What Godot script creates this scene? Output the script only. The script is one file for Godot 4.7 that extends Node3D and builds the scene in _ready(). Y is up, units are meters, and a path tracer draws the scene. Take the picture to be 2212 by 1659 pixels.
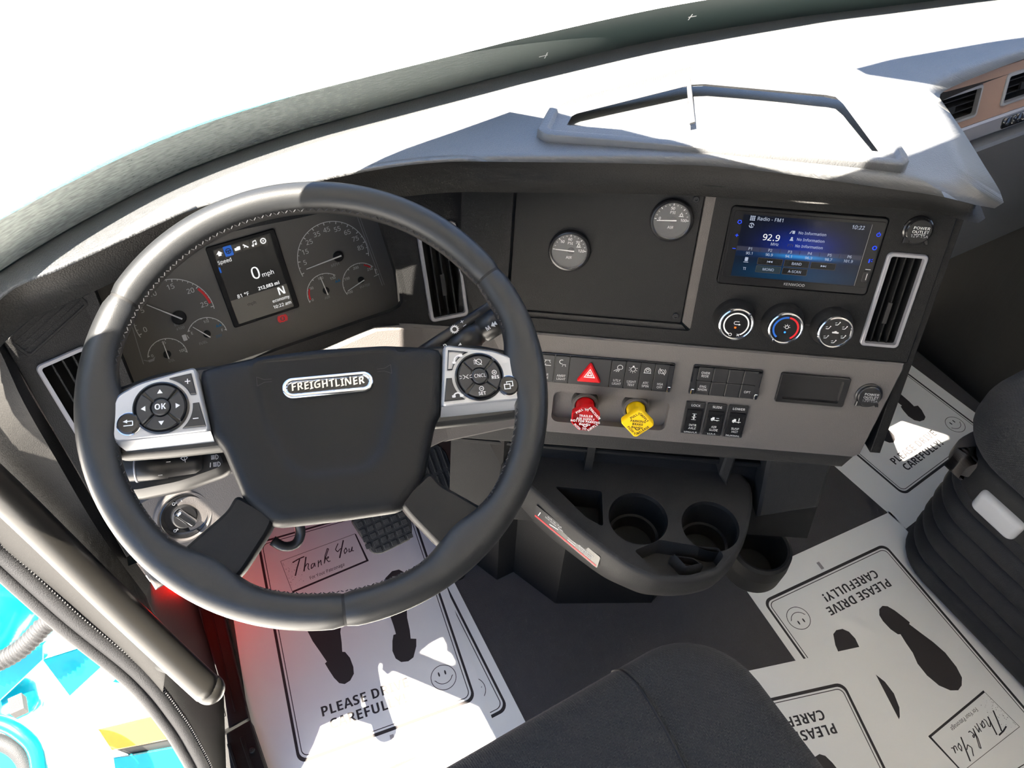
extends Node3D
# Cab of a highway truck seen from the open driver's door. Metres, y up, -z is the way the truck drives, floor at y = 0.
# Panels of the dashboard have frames of their own (origin, right, up, out); their pieces are given in millimetres in those frames.

const MM := 0.001
var M := {}
var used := {}
var fonts := {}
var CP: Transform3D   # centre stack, turned 34 degrees to the driver
var CL: Transform3D   # face of the instrument cluster
var FC: Transform3D   # fascia round the cluster
var V2: Transform3D   # facet right of the cluster
var LV: Transform3D   # facet left of the cluster
var WH: Transform3D   # steering wheel

func _ready() -> void:
	frames()
	view_and_light()
	materials()
	build_shell()
	build_dashboard()
	build_cluster()
	build_centre_stack()
	build_switches()
	build_vents()
	build_steering()
	build_stalks()
	build_console()
	build_pedals()
	build_seats()
	build_mats()
	build_door_side()
	build_outside()

func panel(o: Vector3, yaw: float, lean: float) -> Transform3D:
	var t := deg_to_rad(yaw)
	var l := deg_to_rad(lean)
	var h := Vector3(cos(t), 0, sin(t))
	var u := Vector3(sin(l) * sin(t), cos(l), -sin(l) * cos(t))
	return Transform3D(Basis(h, u, h.cross(u)), o)

func frames() -> void:
	CP = panel(Vector3(0.7100, 0.8530, -0.4810), 34, 19)
	CL = panel(Vector3(0.1134, 0.7767, -0.8220), 0, 28)
	FC = panel(Vector3(0.1026, 0.8426, -0.7440), 0, 28)
	V2 = panel(Vector3(0.2791, 0.8426, -0.7440), 11, 28)
	LV = panel(Vector3(-0.0739, 0.8426, -0.7440), -10, 28)
	var h := Vector3(0.953, -0.052, 0.299).normalized()
	var u := Vector3(0.289, 0.452, -0.844)
	u = (u - h * h.dot(u)).normalized()
	WH = Transform3D(Basis(h, u, h.cross(u)), Vector3(0.1081, 0.8641, -0.5250))

func view_and_light() -> void:
	var cam := Camera3D.new()
	cam.name = "camera"
	cam.keep_aspect = Camera3D.KEEP_HEIGHT
	cam.fov = 51.8
	cam.near = 0.02
	add_child(cam)
	var pitch := deg_to_rad(49.0)
	var yaw := deg_to_rad(32.0)
	var roll := deg_to_rad(-3.41)
	var b := Basis(Vector3.UP, -yaw) * Basis(Vector3.RIGHT, -pitch) * Basis(Vector3.BACK, -roll)
	cam.transform = Transform3D(b, Vector3(0, 1.47, 0))
	cam.current = true
	var sky_mat := ProceduralSkyMaterial.new()
	sky_mat.sky_top_color = Color(0.50, 0.66, 0.90)
	sky_mat.sky_horizon_color = Color(0.90, 0.94, 0.98)
	sky_mat.sky_curve = 0.2
	sky_mat.ground_bottom_color = Color(0.75, 0.74, 0.72)
	sky_mat.ground_horizon_color = Color(0.90, 0.92, 0.94)
	sky_mat.energy_multiplier = 1.0
	var sky := Sky.new()
	sky.sky_material = sky_mat
	var env := Environment.new()
	env.background_mode = Environment.BG_SKY
	env.sky = sky
	env.background_energy_multiplier = 1.0
	env.tonemap_mode = Environment.TONE_MAPPER_LINEAR
	env.tonemap_exposure = 2.9
	env.sdfgi_enabled = true
	env.ssao_enabled = true
	env.ssil_enabled = true
	var we := WorldEnvironment.new()
	we.name = "world"
	we.environment = env
	add_child(we)
	var sun := DirectionalLight3D.new()
	sun.name = "sun"
	var el := deg_to_rad(66.0)
	var az := deg_to_rad(3.0)
	var travel := Vector3(cos(az) * cos(el), -sin(el), sin(az) * cos(el))
	sun.transform = Transform3D(Basis.looking_at(travel, Vector3.UP), Vector3(-3, 4, -2))
	sun.light_color = Color(1.0, 0.96, 0.90)
	sun.light_energy = 7.5
	sun.light_angular_distance = 0.53
	sun.shadow_enabled = true
	add_child(sun)

# ---------------------------------------------------------------- materials

func noise_image(size: int, freq: float, kind: int, sd: int, octaves := 2) -> Image:
	var n := FastNoiseLite.new()
	n.seed = sd
	n.noise_type = kind
	n.frequency = freq
	n.fractal_octaves = octaves
	if kind == FastNoiseLite.TYPE_CELLULAR:
		n.cellular_return_type = FastNoiseLite.RETURN_DISTANCE2_SUB
	return n.get_seamless_image(size, size)

func bump(img: Image, strength: float) -> ImageTexture:
	var i := img.duplicate() as Image
	i.convert(Image.FORMAT_RGBA8)
	i.bump_map_to_normal_map(strength)
	return ImageTexture.create_from_image(i)

func tint(img: Image, a: Color, b: Color) -> ImageTexture:
	var o := Image.create(img.get_width(), img.get_height(), false, Image.FORMAT_RGB8)
	for y in img.get_height():
		for x in img.get_width():
			o.set_pixel(x, y, a.lerp(b, img.get_pixel(x, y).r))
	return ImageTexture.create_from_image(o)

func mat(c: Color, rough: float, metal := 0.0) -> StandardMaterial3D:
	var m := StandardMaterial3D.new()
	m.albedo_color = c
	m.roughness = rough
	m.metallic = metal
	return m

func grained(c: Color, rough: float, tex: Texture2D, scale: float, depth: float) -> StandardMaterial3D:
	var m := mat(c, rough)
	m.uv1_triplanar = true
	m.uv1_scale = Vector3.ONE * scale
	m.normal_enabled = true
	m.normal_texture = tex
	m.normal_scale = depth
	return m

func glow(c: Color, e: float) -> StandardMaterial3D:
	var m := mat(Color(0.02, 0.02, 0.02), 0.4)
	m.emission_enabled = true
	m.emission = c
	m.emission_energy_multiplier = e
	return m

func materials() -> void:
	var leather := bump(noise_image(512, 0.035, FastNoiseLite.TYPE_CELLULAR, 3, 1), 3.0)
	var vinyl := bump(noise_image(512, 0.030, FastNoiseLite.TYPE_SIMPLEX, 5, 3), 6.0)
	var fine := bump(noise_image(256, 0.09, FastNoiseLite.TYPE_SIMPLEX, 8, 2), 4.0)
	var pile_src := noise_image(256, 0.16, FastNoiseLite.TYPE_SIMPLEX, 21, 2)
	var pile := bump(pile_src, 8.0)
	M.vinyl = grained(Color(0.34, 0.345, 0.35), 0.38, vinyl, 22.0, 0.8)
	M.vinyl_shaded = grained(Color(0.165, 0.163, 0.16), 0.55, vinyl, 22.0, 0.8)  # top pad vinyl darkened for the brow, its shade put into the colour
	M.black = grained(Color(0.105, 0.105, 0.105), 0.55, fine, 30.0, 0.35)
	M.fascia = grained(Color(0.10, 0.10, 0.10), 0.6, fine, 24.0, 0.35)
	M.grey = grained(Color(0.385, 0.37, 0.362), 0.55, vinyl, 30.0, 0.45)
	M.shroud = grained(Color(0.33, 0.315, 0.305), 0.55, vinyl, 30.0, 0.45)
	M.trim = grained(Color(0.19, 0.187, 0.183), 0.6, vinyl, 30.0, 0.6)
	M.leather = grained(Color(0.13, 0.135, 0.14), 0.42, leather, 40.0, 0.35)
	M.leather_hub = grained(Color(0.095, 0.097, 0.102), 0.44, leather, 36.0, 0.5)
	M.handle = mat(Color(0.11, 0.105, 0.095), 0.34)
	M.glove = grained(Color(0.36, 0.365, 0.37), 0.5, vinyl, 30.0, 0.5)
	M.vinyl.metallic_specular = 0.65
	M.leather_hub.metallic_specular = 0.35
	for n in ["black", "fascia", "trim", "grey", "shroud", "vinyl_shaded"]:
		M[n].metallic_specular = 0.35
	M.thread = mat(Color(0.18, 0.18, 0.19), 0.7)
	M.gloss = mat(Color(0.11, 0.11, 0.115), 0.18)
	M.satin = mat(Color(0.14, 0.14, 0.145), 0.35)
	M.button = mat(Color(0.15, 0.15, 0.155), 0.42)
	M.silver = mat(Color(0.68, 0.69, 0.71), 0.34, 0.5)
	M.satin_silver = mat(Color(0.60, 0.60, 0.62), 0.38, 0.45)
	M.chrome = mat(Color(0.85, 0.86, 0.88), 0.10, 1.0)
	M.white = mat(Color(0.86, 0.86, 0.86), 0.6)
	M.print_grey = mat(Color(0.78, 0.78, 0.78), 0.6)
	M.print_dim = mat(Color(0.55, 0.55, 0.56), 0.6)
	M.red = mat(Color(0.80, 0.05, 0.09), 0.32)
	M.yellow = mat(Color(0.95, 0.78, 0.05), 0.34)
	M.print_black = mat(Color(0.10, 0.09, 0.08), 0.6)
	M.hot_red = mat(Color(0.80, 0.10, 0.14), 0.5)
	M.hot_blue = mat(Color(0.10, 0.36, 0.72), 0.5)
	M.dial = grained(Color(0.36, 0.35, 0.335), 0.6, fine, 30.0, 0.2)
	M.dark = mat(Color(0.07, 0.07, 0.07), 0.7)
	M.fabric = grained(Color(0.19, 0.19, 0.19), 0.95, bump(weave(), 5.0), 45.0, 0.6)
	M.fabric.rim_enabled = true
	M.fabric.rim = 0.35
	M.fabric_grey = M.fabric
	M.carpet = grained(Color(0.33, 0.32, 0.325), 0.98, pile, 14.0, 0.9)
	M.rubber = grained(Color(0.16, 0.16, 0.165), 0.7, fine, 20.0, 0.4)
	var paper_n := bump(noise_image(256, 0.012, FastNoiseLite.TYPE_SIMPLEX, 31, 3), 3.0)
	M.paper = grained(Color(0.93, 0.93, 0.92), 0.75, paper_n, 2.2, 0.25)
	M.ink = mat(Color(0.20, 0.185, 0.185), 0.75)
	M.ink_soft = mat(Color(0.62, 0.60, 0.60), 0.75)
	M.teal = mat(Color(0.02, 0.62, 0.68), 0.30)
	M.teal.clearcoat_enabled = true
	M.teal.clearcoat = 1.0
	M.teal.clearcoat_roughness = 0.05
	M.amber = mat(Color(0.98, 0.50, 0.06), 0.25)
	M.amber_lens = mat(Color(1.0, 0.62, 0.18), 0.15)
	M.concrete = grained(Color(0.86, 0.85, 0.83), 0.9, vinyl, 3.0, 0.3)
	M.headliner = mat(Color(0.86, 0.85, 0.83), 0.9)
	M.wood = grained(Color(0.60, 0.49, 0.43), 0.5, fine, 20.0, 0.2)
	var glass := StandardMaterial3D.new()
	glass.albedo_color = Color(0.85, 0.95, 0.93, 0.06)
	glass.transparency = BaseMaterial3D.TRANSPARENCY_ALPHA
	glass.roughness = 0.02
	M.glass = glass
	var lens := glass.duplicate() as StandardMaterial3D
	lens.albedo_color = Color(0.9, 0.9, 0.9, 0.05)
	lens.metallic_specular = 0.15
	M.lens = lens
	M.frit = mat(Color(0.20, 0.25, 0.24), 0.35)
	M.led_orange = glow(Color(1.0, 0.35, 0.05), 1.2)
	M.led_blue = glow(Color(0.15, 0.45, 1.0), 1.2)
	M.led_red = glow(Color(0.95, 0.03, 0.10), 0.28)
	M.screen_dark = mat(Color(0.16, 0.165, 0.165), 0.35)
	M.screen_band = mat(Color(0.44, 0.43, 0.40), 0.4)
	M.screen_white = glow(Color(1, 1, 1), 0.34)
	M.screen_soft = glow(Color(0.85, 0.9, 1.0), 0.20)
	M.screen_tab = glow(Color(0.42, 0.40, 0.36), 0.10)
	M.screen_blue = glow(Color(0.10, 0.42, 0.85), 0.24)
	M.icon_blue = glow(Color(0.05, 0.25, 0.95), 0.5)
	M.teal_button = glow(Color(0.02, 0.28, 0.36), 0.10)
	M.dim_blue = mat(Color(0.10, 0.36, 0.52), 0.6)

func weave() -> Image:
	var i := Image.create(64, 64, false, Image.FORMAT_RGBA8)
	for y in 64:
		for x in 64:
			var a := sin(x * TAU / 8.0) * 0.5 + 0.5
			var b := sin(y * TAU / 8.0) * 0.5 + 0.5
			var v := a if (int(x / 8.0) + int(y / 8.0)) % 2 == 0 else b
			i.set_pixel(x, y, Color(v, v, v))
	return i

# ---------------------------------------------------------------- shapes

func begin() -> SurfaceTool:
	var st := SurfaceTool.new()
	st.begin(Mesh.PRIMITIVE_TRIANGLES)
	return st

func face(st: SurfaceTool, a: Vector3, b: Vector3, c: Vector3) -> void:
	# a, b, c run counter-clockwise seen from outside; Godot wants clockwise
	st.add_vertex(a)
	st.add_vertex(c)
	st.add_vertex(b)

func quad(st: SurfaceTool, a: Vector3, b: Vector3, c: Vector3, d: Vector3) -> void:
	face(st, a, b, c)
	face(st, a, c, d)

func put(parent: Node, called: String, mesh: Mesh, m: Material, x := Transform3D.IDENTITY) -> MeshInstance3D:
	var o := MeshInstance3D.new()
	o.name = called
	o.mesh = mesh
	o.material_override = m
	o.transform = x
	parent.add_child(o, true)
	return o

func done(st: SurfaceTool, parent: Node, called: String, m: Material, x := Transform3D.IDENTITY) -> MeshInstance3D:
	st.generate_normals()
	return put(parent, called, st.commit(), m, x)

func numbered(n: String) -> String:
	if not used.has(n):
		used[n] = 0
		return n
	used[n] += 1
	return "%s_%03d" % [n, used[n]]

func thing(called: String, label: String, category: String, x := Transform3D.IDENTITY, group := "") -> Node3D:
	var o := Node3D.new()
	o.name = numbered(called)
	o.transform = x
	add_child(o)
	o.set_meta("label", label)
	o.set_meta("category", category)
	if group:
		o.set_meta("group", group)
	return o

func struct(st: SurfaceTool, called: String, m: Material, label := "") -> MeshInstance3D:
	var o := done(st, self, called, m)
	o.set_meta("kind", "structure")
	if label:
		o.set_meta("label", label)
	return o

func rrect(x0: float, y0: float, x1: float, y1: float, r: float, seg := 5) -> PackedVector2Array:
	var p := PackedVector2Array()
	for c in [[x1 - r, y1 - r, 0.0], [x0 + r, y1 - r, 90.0], [x0 + r, y0 + r, 180.0], [x1 - r, y0 + r, 270.0]]:
		for i in seg + 1:
			var a := deg_to_rad(c[2] + 90.0 * i / seg)
			p.append(Vector2(c[0] + r * cos(a), c[1] + r * sin(a)))
	return p

func disc(x: float, y: float, r: float, seg := 40, a0 := 0.0) -> PackedVector2Array:
	var p := PackedVector2Array()
	for i in seg:
		var a := deg_to_rad(a0) + TAU * i / seg
		p.append(Vector2(x + r * cos(a), y + r * sin(a)))
	return p

func band(x: float, y: float, r0: float, r1: float, a0: float, a1: float, seg := 24) -> PackedVector2Array:
	var p := PackedVector2Array()
	for i in seg + 1:
		var a := deg_to_rad(lerpf(a0, a1, float(i) / seg))
		p.append(Vector2(x + r1 * cos(a), y + r1 * sin(a)))
	for i in seg + 1:
		var a := deg_to_rad(lerpf(a1, a0, float(i) / seg))
		p.append(Vector2(x + r0 * cos(a), y + r0 * sin(a)))
	return p

func bar(a: Vector2, b: Vector2, w: float) -> PackedVector2Array:
	var d := (b - a).normalized().orthogonal() * w * 0.5
	return PackedVector2Array([a - d, b - d, b + d, a + d])

func ccw(p: PackedVector2Array) -> PackedVector2Array:
	if Geometry2D.is_polygon_clockwise(p):
		var q := p.duplicate()
		q.reverse()
		return q
	return p

func inset(p: PackedVector2Array, d: float) -> PackedVector2Array:
	var q := PackedVector2Array()
	var n := p.size()
	for i in n:
		var e0 := (p[i] - p[(i + n - 1) % n]).normalized()
		var e1 := (p[(i + 1) % n] - p[i]).normalized()
		var n0 := Vector2(-e0.y, e0.x)
		var n1 := Vector2(-e1.y, e1.x)
		var m := n0 + n1
		var l := m.length_squared()
		q.append(p[i] + (m * (2.0 * d / l) if l > 0.3 else n1 * d))
	return q

func fill(st: SurfaceTool, poly: PackedVector2Array, z: float, holes := [], up := true) -> void:
	var pieces := [poly]
	for hole in holes:
		var lo := Vector2(1e9, 1e9)
		var hi := -lo
		for v in hole:
			lo = lo.min(v)
			hi = hi.max(v)
		var cx: float = (lo.x + hi.x) * 0.5
		var next := []
		for piece in pieces:
			for half in [[-1e5, cx], [cx, 1e5]]:
				var box := PackedVector2Array([Vector2(half[0], -1e5), Vector2(half[1], -1e5), Vector2(half[1], 1e5), Vector2(half[0], 1e5)])
				for part in Geometry2D.intersect_polygons(piece, box):
					for rest in Geometry2D.clip_polygons(part, hole):
						if not Geometry2D.is_polygon_clockwise(rest):
							next.append(rest)
		pieces = next
	for piece in pieces:
		var q := ccw(piece)
		var t := Geometry2D.triangulate_polygon(q)
		for i in range(0, t.size(), 3):
			var a := q[t[i]]
			var b := q[t[i + 1]]
			var c := q[t[i + 2]]
			if (b - a).cross(c - a) < 0.0:
				var s := b
				b = c
				c = s
			var va := Vector3(a.x, a.y, z) * MM
			var vb := Vector3(b.x, b.y, z) * MM
			var vc := Vector3(c.x, c.y, z) * MM
			if up:
				face(st, va, vb, vc)
			else:
				face(st, va, vc, vb)

func plate(st: SurfaceTool, poly: PackedVector2Array, z0: float, z1: float, bevel := 0.0, holes := [], back := true) -> void:
	var p := ccw(poly)
	var n := p.size()
	var top := inset(p, bevel) if bevel > 0.0 else p
	st.set_smooth_group(-1)
	fill(st, top, z1, holes)
	if back:
		fill(st, p, z0, holes, false)
	st.set_smooth_group(2 if n > 12 else -1)
	for i in n:
		var a := p[i]
		var b := p[(i + 1) % n]
		quad(st, Vector3(a.x, a.y, z0) * MM, Vector3(b.x, b.y, z0) * MM, Vector3(b.x, b.y, z1 - bevel) * MM, Vector3(a.x, a.y, z1 - bevel) * MM)
		if bevel > 0.0:
			var c := top[i]
			var d := top[(i + 1) % n]
			quad(st, Vector3(a.x, a.y, z1 - bevel) * MM, Vector3(b.x, b.y, z1 - bevel) * MM, Vector3(d.x, d.y, z1) * MM, Vector3(c.x, c.y, z1) * MM)
	for hole in holes:
		var h := ccw(hole)
		st.set_smooth_group(3 if h.size() > 12 else -1)
		for i in h.size():
			var a := h[i]
			var b := h[(i + 1) % h.size()]
			quad(st, Vector3(b.x, b.y, z0) * MM, Vector3(a.x, a.y, z0) * MM, Vector3(a.x, a.y, z1) * MM, Vector3(b.x, b.y, z1) * MM)

func slab(parent: Node, called: String, m: Material, poly: PackedVector2Array, z0: float, z1: float, bevel := 0.0, holes := [], x := Transform3D.IDENTITY) -> MeshInstance3D:
	var st := begin()
	plate(st, poly, z0, z1, bevel, holes)
	return done(st, parent, called, m, x)

func marks(parent: Node, called: String, m: Material, polys: Array, z: float, x := Transform3D.IDENTITY) -> MeshInstance3D:
	var st := begin()
	for p in polys:
		plate(st, p, z - 0.15, z, 0.0, [], false)
	return done(st, parent, called, m, x)

func lathe(st: SurfaceTool, prof: Array, seg := 48, c := Vector2.ZERO) -> void:
	# prof: radius and height along z in mm, from the outside of the foot to the middle of the top
	for i in prof.size() - 1:
		var p: Vector2 = prof[i]
		var q: Vector2 = prof[i + 1]
		st.set_smooth_group(10 + i)
		for k in seg:
			var a := TAU * k / seg
			var b := TAU * (k + 1) / seg
			var pa := Vector3(c.x + p.x * cos(a), c.y + p.x * sin(a), p.y) * MM
			var pb := Vector3(c.x + p.x * cos(b), c.y + p.x * sin(b), p.y) * MM
			var qa := Vector3(c.x + q.x * cos(a), c.y + q.x * sin(a), q.y) * MM
			var qb := Vector3(c.x + q.x * cos(b), c.y + q.x * sin(b), q.y) * MM
			if p.x < 0.001:
				face(st, pa, qb, qa)
			elif q.x < 0.001:
				face(st, pa, pb, qa)
			else:
				quad(st, pa, pb, qb, qa)

func tube(st: SurfaceTool, path: Array, rad: float, seg := 14, flat := 1.0, up := Vector3.UP) -> void:
	st.set_smooth_group(0)
	var rings := []
	for i in path.size():
		var d: Vector3 = (path[mini(i + 1, path.size() - 1)] - path[maxi(i - 1, 0)]).normalized()
		var s := d.cross(up).normalized()
		var t := s.cross(d).normalized()
		var ring := []
		for k in seg:
			var a := TAU * k / seg
			ring.append(path[i] + s * cos(a) * rad + t * sin(a) * rad * flat)
		rings.append(ring)
	for i in rings.size() - 1:
		for k in seg:
			var l := (k + 1) % seg
			quad(st, rings[i][k], rings[i][l], rings[i + 1][l], rings[i + 1][k])
	for e in [0, rings.size() - 1]:
		for k in seg:
			var l := (k + 1) % seg
			if e == 0:
				face(st, path[0], rings[0][l], rings[0][k])
			else:
				face(st, path[e], rings[e][k], rings[e][l])

func grid(st: SurfaceTool, rows: Array, closed := false, group := 0) -> void:
	st.set_smooth_group(group)
	for i in rows.size() - 1:
		var n: int = rows[i].size()
		for k in (n if closed else n - 1):
			var l := (k + 1) % n
			quad(st, rows[i][k], rows[i][l], rows[i + 1][l], rows[i + 1][k])

func block(st: SurfaceTool, lo: Vector3, hi: Vector3) -> void:
	# metres, world or local
	st.set_smooth_group(-1)
	var p := []
	for k in 8:
		p.append(Vector3(hi.x if k & 1 else lo.x, hi.y if k & 2 else lo.y, hi.z if k & 4 else lo.z))
	for f in [[0, 2, 3, 1], [4, 5, 7, 6], [0, 4, 6, 2], [1, 3, 7, 5], [0, 1, 5, 4], [2, 6, 7, 3]]:
		quad(st, p[f[0]], p[f[1]], p[f[2]], p[f[3]])

func smooth_path(pts: Array, n: int) -> Array:
	var c := Curve3D.new()
	for i in pts.size():
		var t := Vector3.ZERO
		if i > 0 and i < pts.size() - 1:
			t = (pts[i + 1] - pts[i - 1]) / 6.0
		c.add_point(pts[i], -t, t)
	c.bake_interval = 0.004
	var o := []
	for i in n:
		o.append(c.sample_baked(c.get_baked_length() * i / (n - 1), true))
	return o

func font(bold: bool, italic: bool, serif := false) -> Font:
	var key := "%s%s%s" % [bold, italic, serif]
	if not fonts.has(key):
		var f := SystemFont.new()
		f.font_names = PackedStringArray(["Droid Serif" if serif else "Droid Sans"])
		f.font_weight = 700 if bold else 400
		if italic:
			var v := FontVariation.new()
			v.base_font = f
			v.variation_transform = Transform2D(Vector2(1, 0), Vector2(0.24, 1), Vector2.ZERO)
			fonts[key] = v
		else:
			fonts[key] = f
	return fonts[key]

# cap: height of a capital in mm; align 0 left, 1 centre, 2 right; y is the middle of the capitals
func txt(parent: Node, s: String, cap: float, x: float, y: float, z: float, m: Material, o := {}) -> MeshInstance3D:
	var t := TextMesh.new()
	t.text = s
	t.font = font(o.get("bold", false), o.get("italic", false), o.get("serif", false))
	t.font_size = 48
	t.pixel_size = cap / 0.714 / 48.0 * MM
	t.depth = o.get("depth", 0.15) * MM
	t.curve_step = o.get("step", 4.0)
	t.horizontal_alignment = [HORIZONTAL_ALIGNMENT_LEFT, HORIZONTAL_ALIGNMENT_CENTER, HORIZONTAL_ALIGNMENT_RIGHT][o.get("align", 1)]
	t.vertical_alignment = VERTICAL_ALIGNMENT_CENTER
	var rot: float = deg_to_rad(o.get("rot", 0.0))
	var stretch: float = o.get("stretch", 1.0)
	var b := Basis(Vector3.BACK, rot) * Basis.from_scale(Vector3(stretch, 1, 1))
	var shift := b * Vector3(0, cap * 0.02, 0)
	return put(parent, o.get("called", "lettering"), t, m, Transform3D(b, (Vector3(x, y, z) + shift) * MM))

# ---------------------------------------------------------------- the cab itself

const BASE := [Vector3(-0.262, 0.925, -0.650), Vector3(-0.19, 0.925, -0.722), Vector3(-0.132, 0.925, -0.771), Vector3(-0.034, 0.925, -0.823), Vector3(0.076, 0.925, -0.864), Vector3(0.193, 0.925, -0.885), Vector3(0.318, 0.925, -0.893), Vector3(0.454, 0.925, -0.898), Vector3(0.532, 0.925, -0.900), Vector3(0.767, 0.925, -0.896), Vector3(1.016, 0.925, -0.866), Vector3(1.142, 0.925, -0.842), Vector3(1.40, 0.925, -0.790), Vector3(1.69, 0.925, -0.72)]
const HEADER := Vector3(0.0, 0.72, 0.40)

func build_shell() -> void:
	var st := begin()
	block(st, Vector3(-0.12, -0.06, -0.98), Vector3(1.68, 0.0, 1.3))
	struct(st, "floor", M.carpet, "charcoal carpet on the cab floor")
	st = begin()
	# toe board rising to the firewall, firewall up to the windscreen
	block(st, Vector3(-0.262, 0.0, -1.02), Vector3(1.68, 0.83, -0.98))
	struct(st, "wall_front", M.carpet, "charcoal carpeted firewall in front of the pedals")
	# driver's side: hinge pillar, header over the door, pillar behind the door opening
	st = begin()
	wall_side(st, [Vector2(0.03, -0.98), Vector2(0.03, -0.78), Vector2(0.30, -0.74), Vector2(0.64, -0.70), Vector2(0.80, -0.74), Vector2(0.95, -0.60), Vector2(1.55, -0.28), Vector2(1.55, 0.55), Vector2(0.04, 0.55), Vector2(0.04, 1.3), Vector2(1.85, 1.3), Vector2(1.85, -0.20), Vector2(1.66, -0.29), Vector2(0.95, -0.64), Vector2(0.90, -0.72), Vector2(0.86, -0.98)], -0.30, -0.262)
	struct(st, "wall_left", M.trim, "dark plastic pillar trim round the open driver's doorway")
	st = begin()
	wall_side(st, [Vector2(-0.03, -0.98), Vector2(-0.03, -0.60), Vector2(-0.008, -0.575), Vector2(0.0, -0.52), Vector2(-0.012, -0.478), Vector2(-0.03, -0.46), Vector2(-0.03, 1.3), Vector2(1.85, 1.3), Vector2(1.85, -0.20), Vector2(1.60, -0.25), Vector2(1.60, 0.5), Vector2(0.98, 0.5), Vector2(0.98, -0.45), Vector2(1.56, -0.25), Vector2(1.56, -0.32), Vector2(0.93, -0.68), Vector2(0.86, -0.98)], 1.68, 1.73)
	struct(st, "wall_right", M.trim, "dark passenger side wall with a door")
	st = begin()
	block(st, Vector3(-0.30, 0.0, 1.3), Vector3(1.73, 1.85, 1.35))
	struct(st, "wall_back", M.headliner, "grey back wall of the cab")
	st = begin()
	block(st, Vector3(-0.30, 1.85, -0.24), Vector3(1.73, 1.90, 1.35))
	struct(st, "ceiling", M.headliner, "pale grey headliner")
	# windscreen: a curved pane with the dark printed border along its foot
	var base := smooth_path(BASE, 60)
	st = begin()
	var rows := []
	for j in 7:
		var row := []
		for p in base:
			row.append(p + HEADER * (j / 6.0))
		rows.append(row)
	grid(st, rows)
	var pane := done(st, self, "window_1", M.glass)
	pane.set_meta("kind", "structure")
	pane.set_meta("label", "curved windscreen glass above the dashboard")
	st = begin()
	var lift := Vector3(0, 0.0006, 0.0012)
	var lo := []
	var hi := []
	var top := []
	for i in base.size():
		var f := float(i) / (base.size() - 1)
		var w := 0.075 + 0.02 * maxf(0.0, 0.35 - f)
		lo.append(base[i] - HEADER.normalized() * 0.012 + lift)
		hi.append(base[i] + HEADER.normalized() * w + lift)
		top.append(base[i] + HEADER.normalized() * w - lift)
	grid(st, [lo, hi])
	done(st, pane, "printed_border", M.frit)
	# white fitting marks on the border
	st = begin()
	for s in [[26, 0.022, 0.006, 0.014], [33, 0.040, -0.007, 0.014]]:
		var p: Vector3 = base[s[0]]
		var d: Vector3 = (base[s[0] + 1] - p).normalized()
		var u := HEADER.normalized()
		var o: Vector3 = p + u * s[1] + lift * 1.6
		quad(st, o, o + d * s[3], o + d * s[3] + u * 0.0018, o + u * 0.0018)
		o += d * (s[3] * 0.5 + s[2] * 0.6) - u * 0.006
		quad(st, o, o + d * 0.0018, o + d * 0.0018 + u * 0.013, o + u * 0.013)
	done(st, pane, "fitting_mark", M.white)
	# dark perforation dots where the border fades out
	st = begin()
	for i in range(0, 59):
		for k in 7:
			for r in 2:
				var p: Vector3 = hi[i].lerp(hi[i + 1], (k + 0.5 * r) / 7.0) + HEADER.normalized() * (0.0015 + 0.0032 * r)
				var d: Vector3 = (hi[i + 1] - hi[i]).normalized() * (0.0009 - 0.0003 * r)
				var u := HEADER.normalized() * (0.0009 - 0.0003 * r)
				quad(st, p - d, p - u, p + d, p + u)
	var dots := done(st, pane, "border_dots", M.frit)
	dots.set_meta("kind", "stuff")
	# dried dust and wiper smears on the lower left of the glass
	var dn := noise_image(256, 0.09, FastNoiseLite.TYPE_SIMPLEX, 77, 4)
	var di := Image.create(256, 256, false, Image.FORMAT_RGBA8)
	for y in 256:
		for x in 256:
			var n := dn.get_pixel((x * 3) % 256, y).r
			var g := dn.get_pixel((x + y * 2) % 256, (y * 5) % 256).r
			di.set_pixel(x, y, Color(0.85, 0.88, 0.86, clampf((0.55 + 0.35 * (n - 0.5) + 0.8 * maxf(0.0, g - 0.66)) * pow(1.0 - x / 256.0, 0.8), 0.0, 0.8)))
	var dm := mat(Color(1, 1, 1), 0.9)
	dm.albedo_texture = ImageTexture.create_from_image(di)
	dm.transparency = BaseMaterial3D.TRANSPARENCY_ALPHA
	st = begin()
	st.set_smooth_group(0)
	for i in 30:
		for j in 4:
			var q := []
			for c in [[i, j], [i + 1, j], [i + 1, j + 1], [i, j + 1]]:
				var reach: float = 0.125 * pow(1.0 - c[0] / 30.0, 0.5) + 0.01
				q.append([base[c[0]] + HEADER.normalized() * (reach * c[1] / 4.0) + lift * 2.2, Vector2(c[0] / 30.0, c[1] / 4.0)])
			for t in [0, 2, 1, 0, 3, 2]:
				st.set_uv(q[t][1])
				st.add_vertex(q[t][0])
	done(st, pane, "dust_film", dm).set_meta("kind", "stuff")
	# roof front with the sun visor band above the windscreen, out of the picture
	st = begin()
	var r0 := []
	var r1 := []
	var r2 := []
	for p in base:
		r0.append(p + HEADER)
		r1.append(p + HEADER * 1.05 + Vector3(0, 0.03, 0.02))
		r2.append(Vector3(p.x, 1.86, -0.23))
	grid(st, [r0, r1, r2])
	struct(st, "trim_1", M.headliner, "padded roof header above the windscreen")
	# unseen driver's visor against the glass, shaped to shade wheel and cluster
	var v := thing("unseen_sun_visor", "pale unseen sun visor in front of the driver, shaped to shade the wheel", "sun visor")
	st = begin()
	var v0 := []
	var v1 := []
	var v2 := []
	var v3 := []
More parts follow.
